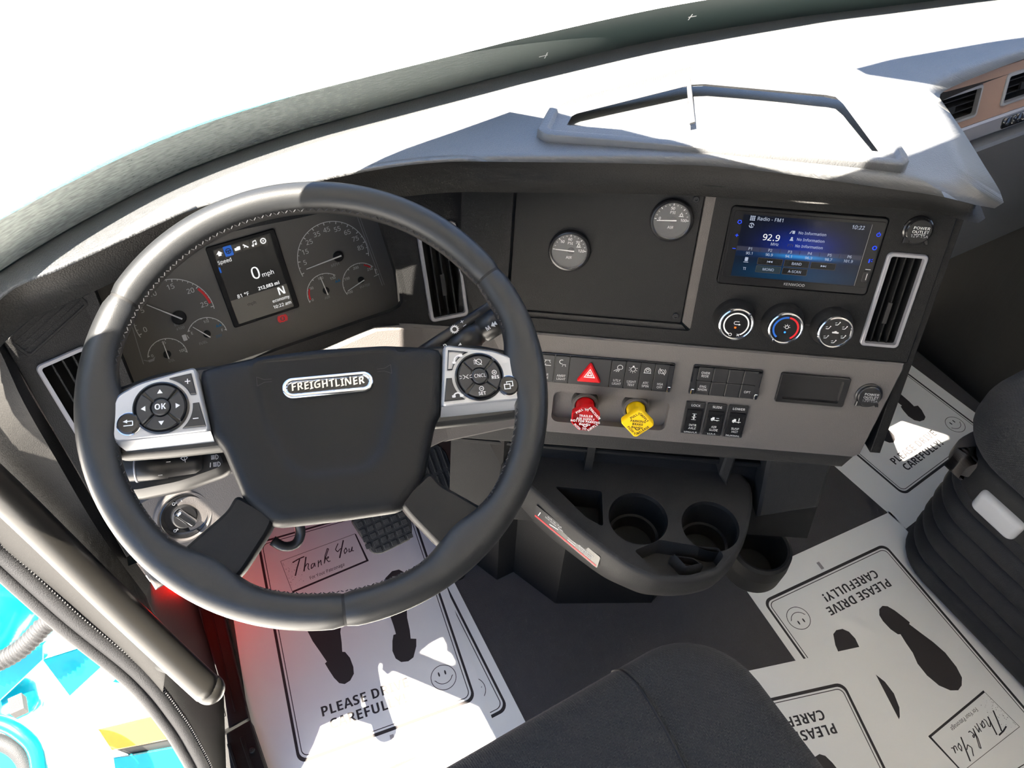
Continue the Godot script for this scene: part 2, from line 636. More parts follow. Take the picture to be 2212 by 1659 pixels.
	for p in base:
		if p.x > -0.25 and p.x < 0.40:
			var q: Vector3 = p + HEADER * (((1.224 - 0.36 * clampf(p.x, 0.0, 0.2) - 0.26 * maxf(p.x - 0.2, 0.0)) - 0.925) / 0.72) + Vector3(0, 0, 0.006)
			var r: Vector3 = p + HEADER * (0.70 / 0.72) + Vector3(0, 0, 0.006)
			v0.append(q)
			v1.append(r)
			v2.append(r + Vector3(0, 0, 0.02))
			v3.append(q + Vector3(0, 0, 0.02))
	grid(st, [v0, v1, v2, v3, v0])
	done(st, v, "panel", M.headliner)
	v = thing("added_passenger_visor", "pale unseen sun visor added in front of the passenger to block the sun", "sun visor")  # unseen, added to keep sun off the passenger wall and mat
	st = begin()
	v0 = []
	v1 = []
	v2 = []
	v3 = []
	for p in base:
		if p.x > 0.80 and p.x < 1.62:
			var q: Vector3 = p + HEADER * (0.36 / 0.72) + Vector3(0, 0, 0.006)
			var r: Vector3 = p + HEADER * (0.70 / 0.72) + Vector3(0, 0, 0.006)
			v0.append(q)
			v1.append(r)
			v2.append(r + Vector3(0, 0, 0.02))
			v3.append(q + Vector3(0, 0, 0.02))
	grid(st, [v0, v1, v2, v3, v0])
	done(st, v, "panel", M.headliner)
	v = thing("added_side_visor", "pale unseen panel added over the doorway to shade the steering wheel", "sun visor", Transform3D(Basis(), Vector3(-0.27, 1.17, -0.35)))  # unseen panel, added to keep the doorway sun off the wheel
	st = begin()
	block(st, Vector3(-0.012, 0.0, -0.30), Vector3(0.008, 0.40, 0.26))
	done(st, v, "panel", M.headliner)

func wall_side(st: SurfaceTool, outline: Array, x0: float, x1: float) -> void:
	# outline in (height, z); the wall stands between x0 and x1
	var p := PackedVector2Array()
	for v in outline:
		p.append(Vector2(v.y, v.x) * 1000.0)
	var t := begin()
	plate(t, p, -x1 * 1000.0, -x0 * 1000.0)
	t.generate_normals()
	var mesh := t.commit()
	st.append_from(mesh, 0, Transform3D(Basis(Vector3(0, 0, 1), Vector3(0, 1, 0), Vector3(-1, 0, 0)), Vector3.ZERO))

# ---------------------------------------------------------------- dashboard

const REAR := [Vector3(-0.258, 0.915, -0.630), Vector3(-0.19, 0.922, -0.700), Vector3(-0.133, 0.928, -0.747), Vector3(-0.079, 0.936, -0.749), Vector3(-0.017, 0.944, -0.756), Vector3(0.072, 0.952, -0.766), Vector3(0.165, 0.956, -0.752), Vector3(0.268, 0.957, -0.739), Vector3(0.340, 0.957, -0.719), Vector3(0.410, 0.957, -0.685), Vector3(0.549, 0.958, -0.611), Vector3(0.641, 0.958, -0.555), Vector3(0.765, 0.956, -0.456), Vector3(0.820, 0.953, -0.414), Vector3(0.848, 0.950, -0.383), Vector3(0.856, 0.949, -0.376), Vector3(0.867, 0.949, -0.390), Vector3(0.891, 0.949, -0.430), Vector3(0.931, 0.948, -0.493), Vector3(0.969, 0.948, -0.561), Vector3(0.982, 0.948, -0.578), Vector3(1.009, 0.948, -0.589), Vector3(1.10, 0.946, -0.600), Vector3(1.251, 0.945, -0.606), Vector3(1.69, 0.945, -0.606)]

func build_dashboard() -> void:
	var d := thing("dashboard", "dark grey padded dashboard wrapping round the driver with a paler lower panel", "dashboard")
	# top pad with its rounded nose
	var rear := smooth_path(REAR, 150)
	var front := smooth_path(BASE, 150)
	var st := begin()
	var outs := []
	for i in rear.size():
		var t: Vector3 = rear[mini(i + 1, rear.size() - 1)] - rear[maxi(i - 1, 0)]
		t.y = 0
		outs.append(t.normalized().cross(Vector3.DOWN).normalized())
	for i in 4:   # soften the turn at the tip
		var s := outs.duplicate()
		for k in range(1, outs.size() - 1):
			s[k] = (outs[k - 1] + outs[k] * 2.0 + outs[k + 1]).normalized()
		outs = s
	var prof := [[-0.012, -0.046], [-0.002, -0.042], [0.003, -0.034], [0.005, -0.020], [0.002, -0.008], [-0.006, -0.001], [-0.020, 0.001]]
	var rows := []
	for q in prof:
		var row := []
		for i in rear.size():
			var lower: float = lerpf(1.0, 0.55, smoothstep(0.62, 0.84, rear[i].x))
			row.append(rear[i] + outs[i] * q[0] + Vector3(0, q[1] * (lower if q[1] < 0.0 else 1.0), 0))
		rows.append(row)
	for j in range(1, 9):
		var row := []
		var f := j / 8.0
		for i in rear.size():
			var a: Vector3 = rear[i] - outs[i] * 0.020 + Vector3(0, 0.001, 0)
			var b: Vector3 = front[i] + Vector3(0, -0.002, 0)
			row.append(a.lerp(b, f) + Vector3(0, 0.004 * sin(f * PI), 0))
		rows.append(row)
	grid(st, rows.slice(4))
	done(st, d, "top_pad", M.vinyl)
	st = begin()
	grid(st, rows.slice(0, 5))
	done(st, d, "shaded_brow_edge", M.vinyl_shaded)
	# black fascia of the centre stack, cut out for the gauge panel, the radio and the vent
	slab(d, "centre_fascia", M.fascia, PackedVector2Array([Vector2(-424, -143), Vector2(176, -143), Vector2(174, 72), Vector2(-424, 72)]), -30, 0, 1.5, [rrect(-360, -123, -115, 62, 5), rrect(-95, -53, 96, 50, 6), rrect(105, -123, 156, 8, 8)], CP)
	st = begin()
	plate(st, PackedVector2Array([Vector2(170, -290), Vector2(184, -290), Vector2(184, 72), Vector2(170, 72)]), -150, -3, 1.0)
	done(st, d, "side_panel", M.fascia, CP)
	slab(d, "lower_panel", M.grey, PackedVector2Array([Vector2(-430, -300), Vector2(146, -297), Vector2(154, -291), Vector2(172, -152), Vector2(171, -143.5), Vector2(-430, -143.5)]), -20, 3, 2.0, [rrect(-286, -280, -124, -230, 10)], CP)
	st = begin()
	plate(st, rrect(-288, -282, -122, -228, 10), -16, -10)
	done(st, d, "knob_recess", M.grey, CP)
	slab(d, "lower_lip", M.trim, PackedVector2Array([Vector2(-430, -330), Vector2(140, -322), Vector2(152, -302), Vector2(152, -296), Vector2(-430, -296)]), -60, -6, 3.0, [], CP)
	# fascia left and right of the cluster
	slab(d, "right_facet", M.fascia, PackedVector2Array([Vector2(-6, -140), Vector2(128, -150), Vector2(128, 84), Vector2(-6, 84)]), -25, 0, 0.8, [rrect(27, -121, 81, 6, 8)], V2)
	slab(d, "left_facet", M.fascia, PackedVector2Array([Vector2(-92, -262), Vector2(6, -262), Vector2(6, 72), Vector2(-78, 72), Vector2(-84, 20)]), -25, 0, 0.8, [rrect(-71, -120, -18, -13, 8)], LV)
	var hole := PackedVector2Array([Vector2(-166, -78), Vector2(-152, -92), Vector2(150, -92), Vector2(160, -90), Vector2(167, -82), Vector2(168, -70), Vector2(163, 40), Vector2(150, 52), Vector2(80, 62), Vector2(0, 66), Vector2(-80, 62), Vector2(-150, 52), Vector2(-163, 40)])
	slab(d, "cluster_surround", M.fascia, PackedVector2Array([Vector2(-182, -118), Vector2(182, -118), Vector2(182, 90), Vector2(-182, 90)]), -12, 0, 0.8, [hole], FC)
	st = begin()
	var ring0 := []
	var ring1 := []
	for v in ccw(hole):
		ring0.append(FC * (Vector3(v.x, v.y, -1) * MM))
		ring1.append(CL * (Vector3(v.x * 1.085, v.y * 1.06 - 1.0, -1.5) * MM))
	grid(st, [ring1, ring0], true, -1)
	done(st, d, "binnacle_wall", M.fascia)
	# paler panel under the cluster and round the column
	slab(d, "column_panel", M.grey, PackedVector2Array([Vector2(-182, -306), Vector2(182, -292), Vector2(182, -124), Vector2(150, -112), Vector2(120, -104), Vector2(70, -108), Vector2(-182, -118)]), -14, 8, 4.0, [], FC)
	slab(d, "knee_panel", M.grey, PackedVector2Array([Vector2(-14, -292), Vector2(150, -296), Vector2(150, -150), Vector2(60, -133), Vector2(18, -121), Vector2(-14, -112)]), -14, 6, 3.0, [], V2)
	slab(d, "switch_panel", M.grey, PackedVector2Array([Vector2(-84, -318), Vector2(10, -318), Vector2(10, -204), Vector2(-84, -204)]), -14, 6, 3.0, [], LV)
	# dark lower dash between the panels and the pedals
	st = begin()
	var k0 := []
	var k1 := []
	var k2 := []
	for q in [Vector3(-0.15, 0.575, -0.62), Vector3(0.05, 0.575, -0.61), Vector3(0.30, 0.59, -0.60), Vector3(0.42, 0.585, -0.575)]:
		k0.append(q)
		k1.append(q + Vector3(0, -0.012, -0.03))
		k2.append(Vector3(q.x, 0.46, -0.97))
	grid(st, [k2, k1, k0])
	done(st, d, "knee_underside", M.trim)
	# open recess under the centre stack, behind the console
	slab(d, "recess_wall", M.black, PackedVector2Array([Vector2(-440, -560), Vector2(170, -540), Vector2(170, -300), Vector2(-440, -300)]), -120, -108, 0.0, [], CP)
	slab(d, "recess_divider", M.black, PackedVector2Array([Vector2(-222, -420), Vector2(-210, -420), Vector2(-206, -322), Vector2(-218, -322)]), -108, -80, 0.0, [], CP)
	slab(d, "recess_shelf", M.black, PackedVector2Array([Vector2(-440, -392), Vector2(60, -392), Vector2(60, -384), Vector2(-440, -384)]), -110, -88, 2.0, [], CP)
	slab(d, "recess_bracket", M.trim, PackedVector2Array([Vector2(-12, -400), Vector2(4, -420), Vector2(10, -330), Vector2(-6, -330)]), -108, -70, 3.0, [], CP)
	slab(d, "recess_cheek", M.trim, PackedVector2Array([Vector2(60, -470), Vector2(150, -440), Vector2(150, -318), Vector2(50, -318)]), -120, -60, 5.0, [], CP)
	build_passenger_dash(d)
	build_tray()

func build_passenger_dash(d: Node3D) -> void:
	var pf := panel(Vector3(1.10, 0.93, -0.590), 0, 15)
	slab(d, "passenger_panel", M.wood, PackedVector2Array([Vector2(-160, -70), Vector2(590, -70), Vector2(590, 6), Vector2(-160, 6)]), -40, -6, 1.0, [rrect(-71, -58, 42, -10, 6), rrect(95, -56, 208, -8, 6)], pf)
	slab(d, "passenger_strip", M.satin_silver, PackedVector2Array([Vector2(-200, -96), Vector2(590, -96), Vector2(590, -70), Vector2(-200, -70)]), -40, -3, 3.0, [], pf)
	slab(d, "channel_floor", M.glove, PackedVector2Array([Vector2(-200, -112), Vector2(590, -112), Vector2(590, -94), Vector2(-200, -94)]), -60, -22, 0.0, [], pf)
	var gf := panel(pf * (Vector3(0, -112, 2) * MM), 0, -6)
	slab(d, "glove_box_lid", M.glove, PackedVector2Array([Vector2(-240, -310), Vector2(590, -310), Vector2(590, 2), Vector2(-240, 2)]), -60, 0, 4.0, [], gf)
	var b := thing("dash_badge", "silver model badge on the strip under the passenger vents", "badge", pf * Transform3D(Basis(), Vector3(112, -84, -3) * MM))
	slab(b, "plinth", M.gloss, rrect(-4, -8.5, 78, 8.5, 5), 0, 1.0, 0.3)
	txt(b, "CASCADIA", 11.0, 0, 0, 1.8, M.chrome, {"bold": true, "italic": true, "align": 0, "depth": 1.6, "stretch": 0.95})
	for v in [[-71, -58, 42, -10], [95, -56, 208, -8]]:
		var w := thing("passenger_vent", "passenger air vent with a pale frame, nearer the driver" if v[0] < 0 else "passenger air vent with a pale frame at the picture's edge", "air vent", pf * Transform3D(Basis(), Vector3((v[0] + v[2]) * 0.5, (v[1] + v[3]) * 0.5, -6) * MM), "air vents with horizontal slats in the passenger dash")
		vent_shape(w, v[2] - v[0], v[3] - v[1], true, M.silver, 3)

func build_tray() -> void:
	# open storage tray standing on the dash top; outline in the ground plan at the height of its rim
	var y := 0.957
	var s := 0.948
	var pts := [Vector2(0.485, -0.730), Vector2(0.482, -0.748), Vector2(0.524, -0.786), Vector2(0.545, -0.792), Vector2(0.739, -0.786), Vector2(0.765, -0.776), Vector2(0.905, -0.676), Vector2(0.926, -0.652), Vector2(0.918, -0.615), Vector2(0.868, -0.496), Vector2(0.860, -0.485), Vector2(0.845, -0.481)]
	var poly := PackedVector2Array()
	for p in pts:
		poly.append(Vector2(p.x * s, -p.y * s) * 1000.0)
	poly = ccw(poly)
	var g := Transform3D(Basis(Vector3(1, 0, 0), Vector3(0, 0, -1), Vector3(0, 1, 0)), Vector3(0, y, 0))
	var t := thing("dash_tray", "open moulded storage tray on top of the dashboard", "tray", g)
	slab(t, "tray_floor", M.vinyl, inset(poly, 18), -6, 3)
	var st := begin()
	var rows := []
	for q in [[0.0, -8.0], [0.5, 10.0], [2.0, 15.0], [5.0, 18.0], [9.0, 18.5], [11.0, 17.0], [13.0, 4.0], [15.0, 3.2], [30.0, 3.0]]:
		var row := []
		for v in inset(poly, q[0]):
			# the rim is low towards the driver and high against the windscreen
			var away := clampf((v.y - (v.x * -0.72 + 1040.0)) / 260.0, 0.0, 1.0)
			var hz: float = 3.0 + (q[1] - 3.0) * lerpf(0.25, 1.2, away) if q[1] > 3.5 else q[1]
			row.append(Vector3(v.x, v.y, hz) * MM)
		rows.append(row)
	grid(st, rows, true)
	done(st, t, "tray_rim", M.vinyl)
	slab(t, "tray_divider", M.vinyl, PackedVector2Array([Vector2(712, 752), Vector2(718, 752), Vector2(640, 640), Vector2(632, 640)]), 2, 6, 1.5)

# ---------------------------------------------------------------- instrument cluster

func dial(parent: Node3D, called: String, c: Vector2, r: float, a0: float, a1: float, n: int, minor: int, o := {}) -> MeshInstance3D:
	# scale drawn from a0 to a1 (degrees), n long marks with minor short ones between
	var polys := [band(c.x, c.y, r - 0.9, r, a0 + 4.0, a1 - 4.0, 40)]
	for i in (n - 1) * minor + 1:
		var a := deg_to_rad(lerpf(a0, a1, float(i) / ((n - 1) * minor)))
		var dir := Vector2(cos(a), sin(a))
		var long := i % minor == 0
		polys.append(bar(c + dir * (r - (o.get("tick", 4.0) if long else o.get("tick", 4.0) * 0.7)), c + dir * (r - 0.5), 1.1 if long else 0.6))
	var m := marks(parent, called, o.get("ink", M.print_grey), polys, 0.4)
	return m

func needle(parent: Node, c: Vector2, ang: float, r0: float, r1: float, w := 1.4) -> void:
	var a := deg_to_rad(ang)
	var d := Vector2(cos(a), sin(a))
	var n := Vector2(-d.y, d.x)
	var st := begin()
	plate(st, PackedVector2Array([c + d * r0 - n * w, c + d * r1 - n * w * 0.45, c + d * r1 + n * w * 0.45, c + d * r0 + n * w]), 2.6, 3.6, 0.3)
	done(st, parent, "needle", M.white)

func hub_cap(parent: Node, c: Vector2, r: float) -> void:
	var st := begin()
	lathe(st, [Vector2(r, 0), Vector2(r, 2.0), Vector2(r * 0.8, 3.0), Vector2(0, 3.2)], 28, c)
	done(st, parent, "needle_hub", M.black)

func build_cluster() -> void:
	var k := thing("instrument_cluster", "dark instrument cluster with six dials and a colour display behind the steering wheel", "instrument cluster", CL)
	slab(k, "face", M.dial, PackedVector2Array([Vector2(-182, -88), Vector2(-170, -98), Vector2(170, -98), Vector2(184, -86), Vector2(180, 46), Vector2(90, 70), Vector2(0, 74), Vector2(-90, 70), Vector2(-180, 46)]), -6, 0)
	marks(k, "edge_lines", M.print_dim, [bar(Vector2(152, 40), Vector2(160, -62), 0.8), bar(Vector2(155, 40), Vector2(163, -62), 0.6), bar(Vector2(-152, 40), Vector2(-162, -62), 0.8)], 0.3)
	# speedometer
	var c := Vector2(106, -5)
	var s := dial(k, "speedometer", c, 48.5, 190, -10, 11, 2)
	var nums := ["", "5", "15", "25", "35", "45", "55", "65", "75", "85", ""]
	for i in nums.size():
		if nums[i]:
			var a := deg_to_rad(lerpf(186, -4, (i - 0.35) / 9.0))
			txt(s, nums[i], 6.2, c.x + cos(a) * 39, c.y + sin(a) * 38, 0.4, M.print_grey, {"called": "numeral"})
	txt(s, "MPH", 4.0, 105, -15, 0.4, M.print_dim, {"italic": true})
	hub_cap(s, c + Vector2(6, 0), 7)
	needle(s, c + Vector2(6, 0), 184, -4, 46, 1.0)
	# engine speed
	c = Vector2(-107, -17)
	s = dial(k, "tachometer", c, 48.0, 190, -2, 6, 5)
	for q in [["0", 186], ["5", 149], ["10", 112], ["15", 78], ["20", 42], ["25", 6]]:
		var a := deg_to_rad(q[1])
		txt(s, q[0], 6.2, c.x + cos(a) * 38, c.y + sin(a) * 38, 0.4, M.print_grey, {"called": "numeral"})
	marks(s, "red_zone", M.hot_red, [band(c.x, c.y, 43.5, 46.5, 4, 34, 12)], 0.5)
	txt(s, "RPM", 4.0, -106, -27, 0.4, M.print_dim, {"italic": true})
	txt(s, "x100", 3.4, -106, -33, 0.4, M.print_dim, {"italic": true})
	hub_cap(s, c + Vector2(4, -2), 9)
	needle(s, c + Vector2(4, -2), 137, -4, 40, 1.0)
	# small dials
	small(k, "oil_gauge", Vector2(-132, -62), 23.5, 160, -4, [["0", 158], ["75", 86], ["100", 4]], "OIL", 88)
	small(k, "fuel_gauge", Vector2(-79, -53), 24.5, 144, 2, [["E", 150], ["1/2", 76], ["F", 4]], "FUEL", 128)
	small(k, "air_gauge", Vector2(83, -47), 26.5, 190, 50, [["0", 190], ["50", 146], ["100", 96], ["150", 50]], "AIR", 96)
	small(k, "water_gauge", Vector2(133, -48), 26.5, 200, 40, [["100", 204], ["150", 150], ["200", 96], ["250", 40]], "WATER", 196)
	marks(k.get_node("air_gauge"), "low_zone", M.hot_red, [band(83, -47, 22.5, 24.5, 150, 186, 8)], 0.5)
	marks(k.get_node("water_gauge"), "hot_zone", M.hot_red, [band(133, -48, 22.5, 24.5, 42, 66, 8)], 0.5)
	txt(k.get_node("fuel_gauge"), "DEF", 3.4, -66, -58, 0.4, M.dim_blue, {"italic": true})
	# little picture signs
	marks(k, "fuel_sign", M.print_grey, [rrect(-108, -50, -103, -42, 0.8, 2), bar(Vector2(-102, -43.5), Vector2(-101, -48.5), 0.8), PackedVector2Array([Vector2(-107, -45), Vector2(-104, -45), Vector2(-104, -43), Vector2(-107, -43)])], 0.4)
	marks(k, "oil_sign", M.print_dim, [PackedVector2Array([Vector2(-156, -59), Vector2(-150, -59), Vector2(-146, -57), Vector2(-149, -62), Vector2(-155, -62)]), bar(Vector2(-160, -57), Vector2(-156, -60), 0.8)], 0.4)
	marks(k, "temperature_sign", M.print_grey, [bar(Vector2(156, -36), Vector2(156, -44), 1.2), bar(Vector2(152, -46), Vector2(160, -45), 0.7), bar(Vector2(156, -38), Vector2(159, -38), 0.6)], 0.4)
	marks(k, "exhaust_sign", M.dim_blue, [PackedVector2Array([Vector2(-66, -46), Vector2(-58, -46), Vector2(-60, -42), Vector2(-62, -45), Vector2(-64, -42)]), PackedVector2Array([Vector2(98, -38), Vector2(106, -38), Vector2(104, -34), Vector2(102, -37), Vector2(100, -34)])], 0.4)
	var lamp := marks(k, "brake_lamp", M.led_red, [band(17, -62, 3.6, 4.6, 0, 360, 24), bar(Vector2(17, -59.5), Vector2(17, -64), 1.2), band(17, -62, 5.6, 6.4, 130, 230, 10), band(17, -62, 5.6, 6.4, -50, 50, 10)], 0.4)
	lamp.set_meta("label", "small red brake warning light")
	# display
	var st := begin()
	plate(st, rrect(-45, -54, 43, 54, 3), 0, 2.5, 1.0, [rrect(-38.5, -51, 36, 49.5, 1)])
	done(st, k, "display_frame", M.black)
	var d := slab(k, "display", M.screen_dark, PackedVector2Array([Vector2(-38, -51), Vector2(36, -51), Vector2(36, 49), Vector2(-38, 49)]), 0.2, 0.8)
	d.set_meta("label", "portrait colour display showing 0 mph")
	marks(d, "info_band", M.screen_band, [PackedVector2Array([Vector2(-38, -51), Vector2(36, -51), Vector2(36, -19), Vector2(-38, -19)])], 1.0)
	for i in 6:
		var x := -31.0 + 11.2 * i
		marks(d, "menu_tab", M.screen_blue if i == 1 else M.screen_tab, [rrect(x - 5.2, 37.5 if i != 1 else 36.0, x + 5.2, 47.5 if i != 1 else 49.0, 1.0, 2)], 1.1)
	marks(d, "tab_sign", M.screen_white, [
		PackedVector2Array([Vector2(-35, 42), Vector2(-31, 46), Vector2(-27, 42), Vector2(-29, 42), Vector2(-29, 39.5), Vector2(-33, 39.5), Vector2(-33, 42)]),
		rrect(-12, 40, -5, 43.5, 0.8, 2), rrect(-9, 42, -4.5, 44.5, 0.6, 2),
		bar(Vector2(-0.5, 45), Vector2(5, 40), 1.6), bar(Vector2(0, 41), Vector2(2, 43), 1.2),
		bar(Vector2(12, 40), Vector2(12, 45), 0.8), bar(Vector2(16, 41), Vector2(16, 46), 0.8), bar(Vector2(12, 45), Vector2(16, 46), 1.2), disc(11, 40.3, 1.4, 12), disc(15, 41.3, 1.4, 12),
		band(24.9, 42.5, 2.4, 3.8, 0, 360, 20), disc(24.9, 42.5, 1.0, 10)], 1.4)
	marks(d, "wheel_sign", M.print_black, [band(-19.8, 42.5, 2.6, 3.6, 0, 360, 24), bar(Vector2(-23, 42.6), Vector2(-16.6, 42.6), 1.2), bar(Vector2(-19.8, 42.5), Vector2(-19.8, 39.5), 1.2)], 1.4)
	marks(d, "scroll_mark", M.screen_blue, [PackedVector2Array([Vector2(-38, 19), Vector2(-36, 19), Vector2(-36, 26), Vector2(-38, 26)])], 1.1)
	txt(d, "Speed", 4.6, -37, 31.5, 1.0, M.screen_white, {"align": 0})
	txt(d, "0", 15.5, 3, 6, 1.0, M.screen_white)
	txt(d, "mph", 5.6, 9.5, 1.0, 1.0, M.screen_white, {"align": 0})
	txt(d, "212,083 mi", 4.3, -0.5, -14.6, 1.0, M.screen_white, {"align": 0, "bold": true, "stretch": 0.92})
	txt(d, "81 °F", 4.8, -28.5, -16.4, 1.0, M.screen_white, {"align": 0})
	txt(d, "N", 10.0, 27, -26, 1.2, M.screen_white, {"bold": true})
	txt(d, "economy", 4.0, 34.5, -36, 1.2, M.screen_white, {"align": 2})
	txt(d, "10:22 am", 4.2, 34.5, -44, 1.2, M.screen_white, {"align": 2})
	txt(d, "mph", 4.0, -14, -30, 1.2, M.screen_tab)

func small(k: Node3D, called: String, c: Vector2, r: float, a0: float, a1: float, nums: Array, word: String, ang: float) -> void:
	var s := dial(k, called, c, r, a0, a1, 3, 4, {"tick": 2.4})
	for q in nums:
		var a := deg_to_rad(q[1])
		txt(s, q[0], 3.1, c.x + cos(a) * (r - 5.4), c.y + sin(a) * (r - 5.4), 0.4, M.print_grey, {"called": "numeral"})
	var wx: float = {"OIL": 2.0, "FUEL": -8.0, "AIR": -1.0, "WATER": 3.0}[word]
	txt(s, word, 3.4, c.x + wx, c.y - 7.0, 0.4, M.print_dim, {"italic": true})
	hub_cap(s, c + Vector2(0, 3), 4.5)
	needle(s, c + Vector2(0, 1), ang, -4, r - 3.5, 0.8)

# ---------------------------------------------------------------- centre stack

func on(f: Transform3D, x: float, y: float, z := 0.0) -> Transform3D:
	return f * Transform3D(Basis(), Vector3(x, y, z) * MM)

func build_centre_stack() -> void:
	# blank panel with two gauges, set in a moulded frame
	var g := thing("gauge_panel", "flat black screwed panel carrying two air gauges beside the radio", "panel", CP)
	slab(g, "plate", M.black, rrect(-357, -115, -128, 59, 3), -12, -5, 1.0)
	var st := begin()
	plate(st, PackedVector2Array([Vector2(-127, -112), Vector2(-114.5, -122), Vector2(-114.5, 58), Vector2(-118, 62), Vector2(-127, 60)]), -13, -2.5)
	done(st, g, "frame_edge", M.shroud)
	st = begin()
	plate(st, PackedVector2Array([Vector2(-357, -123.5), Vector2(-120, -123.5), Vector2(-127, -116), Vector2(-357, -116)]), -13, -3)
	done(st, g, "frame_edge", M.trim)
	for p in [Vector2(-350.5, 51), Vector2(-138, 52), Vector2(-137, -105), Vector2(-350.5, -105)]:
		st = begin()
		lathe(st, [Vector2(4.2, -5), Vector2(4.2, -3), Vector2(3.2, -2), Vector2(2.0, -2), Vector2(1.6, -3.6), Vector2(0, -3.6)], 20, p)
		done(st, g, "screw", M.satin)
	air_gauge(on(CP, -284.5, -26.5, -5), "small black air pressure gauge numbered 50 60 70 120, lower on the blank panel", [["50", 132], ["60", 92], ["70", 50], ["120", 2]], 18.0, 178, 124, 2)
	air_gauge(on(CP, -163.5, 23.5, -5), "small black air pressure gauge numbered 0 50 100, high on the blank panel", [["0", 176], ["50", 92], ["100", 2]], 20.0, 184, 180, 5)
	build_radio()
	# climate knobs
	var labels := ["left climate knob with a white ring, for the fan", "middle climate knob with blue and red arcs, for temperature", "right climate knob with air direction signs, nearest the vent"]
	for i in 3:
		var x := -60.5 + 63.2 * i
		var k := thing("climate_knob", labels[i], "knob", on(CP, x - 2.5, -99.0, 0), "round climate knobs under the radio")
		st = begin()
		lathe(st, [Vector2(27.5, 0), Vector2(26.0, 6), Vector2(23.5, 12), Vector2(22.6, 14)], 56)
		done(st, k, "body", M.black)
		st = begin()
		lathe(st, [Vector2(22.6, 12), Vector2(22.6, 18), Vector2(22.0, 20), Vector2(20.4, 20.6), Vector2(19.2, 20.2), Vector2(18.8, 19.2)], 64)
		done(st, k, "chrome_ring", M.chrome)
		st = begin()
		lathe(st, [Vector2(19.4, 18), Vector2(19.2, 19.4), Vector2(0, 19.4)], 48)
		done(st, k, "cap", M.gloss)
		var pa := deg_to_rad([48.0, 236.0, 196.0][i])
		st = begin()
		plate(st, disc(cos(pa) * 21.2, sin(pa) * 21.2, 1.7, 14), 18, 21.4, 0.4)
		done(st, k, "pointer", M.chrome)
		if i == 0:
			marks(k, "fan_scale", M.white, [band(0, 0, 14.6, 16.4, -62, 242, 48)], 19.7)
			marks(k, "fan_sign", M.print_grey, [band(-5, -14.6, 1.5, 2.2, 0, 360, 16), bar(Vector2(3.5, -16), Vector2(6.5, -13), 1.0), bar(Vector2(3.5, -13), Vector2(6.5, -16), 1.0)], 19.7)
			marks(k, "recirculation_sign", M.white, [bar(Vector2(-1, 4.2), Vector2(3.4, 4.2), 0.7), band(-1, 2.2, 1.7, 2.4, 90, 270, 12), bar(Vector2(-1, 0.2), Vector2(4, 0.2), 0.7), PackedVector2Array([Vector2(3.4, -1.2), Vector2(5.6, 0.2), Vector2(3.4, 1.6)])], 19.7)
			marks(k, "indicator", M.led_orange, [rrect(-1.6, -5.4, 0.8, -3.2, 0.3, 2)], 19.8)
		elif i == 1:
			marks(k, "cold_arc", M.hot_blue, [band(0, 0, 14.2, 16.6, 86, 234, 28)], 19.7)
			marks(k, "hot_arc", M.hot_red, [band(0, 0, 14.2, 16.6, 83, -58, 28)], 19.7)
			marks(k, "sun_sign", M.print_grey, [band(1, 2.2, 1.8, 2.5, 0, 360, 16), bar(Vector2(1, 5.2), Vector2(1, 6.4), 0.6), bar(Vector2(4, 2.2), Vector2(5.2, 2.2), 0.6), bar(Vector2(-2, 2.2), Vector2(-3.2, 2.2), 0.6), bar(Vector2(3.2, 4.4), Vector2(4, 5.2), 0.6), bar(Vector2(-1.2, 4.4), Vector2(-2, 5.2), 0.6)], 19.7)
			marks(k, "indicator", M.led_blue, [disc(0, -5, 1.3, 12)], 19.8)
		else:
			var polys := []
			for q in [[92, 12.6], [38, 12.4], [-24, 12.2], [-86, 12.8], [-146, 12.4], [150, 12.4]]:
				var a := deg_to_rad(q[0])
				var o: Vector2 = Vector2(cos(a), sin(a)) * q[1]
				polys.append_array([bar(o + Vector2(-2.6, -1.4), o + Vector2(0.4, -1.4), 0.8), bar(o + Vector2(0.4, -1.6), o + Vector2(2.2, 1.2), 0.8), disc(o.x + 2.6, o.y + 2.2, 0.8, 10), bar(o + Vector2(-3.2, 1.0), o + Vector2(-0.8, 1.6), 0.6)])
			polys.append_array([rrect(-4.2, -0.8, 4.2, 1.2, 0.7, 2), PackedVector2Array([Vector2(-2, 1), Vector2(2, 1), Vector2(1.2, 2.4), Vector2(-1.2, 2.4)])])
			marks(k, "direction_signs", M.print_grey, polys, 19.7)
		if i < 2:
			slab(self.get_node("dashboard"), "knob_link", M.satin, PackedVector2Array([Vector2(x + 28, -100.2), Vector2(x + 35, -100.2), Vector2(x + 35, -98.8), Vector2(x + 28, -98.8)]), 0, 0.6, 0.0, [], CP)
	outlet(on(CP, 132, 37, 0), "black power outlet cap high on the stack above the vertical vent", M.gloss)
	outlet(on(CP, 138, -194, 3), "black power outlet cap on the pale lower panel beside the blank pocket", M.satin)
	# blank pocket on the pale panel
	var b := thing("storage_pocket", "empty black rectangular pocket in the pale lower panel", "pocket", on(CP, 61.5, -192.2, 3))
	st = begin()
	plate(st, rrect(-46.5, -22.5, 46.5, 22.5, 3), -0.5, 4.5, 1.0, [rrect(-38, -17, 38, 17, 2)])
	done(st, b, "bezel", M.gloss)
	slab(b, "pocket_floor", M.gloss, rrect(-39, -18, 39, 18, 2), -0.5, 1.0)

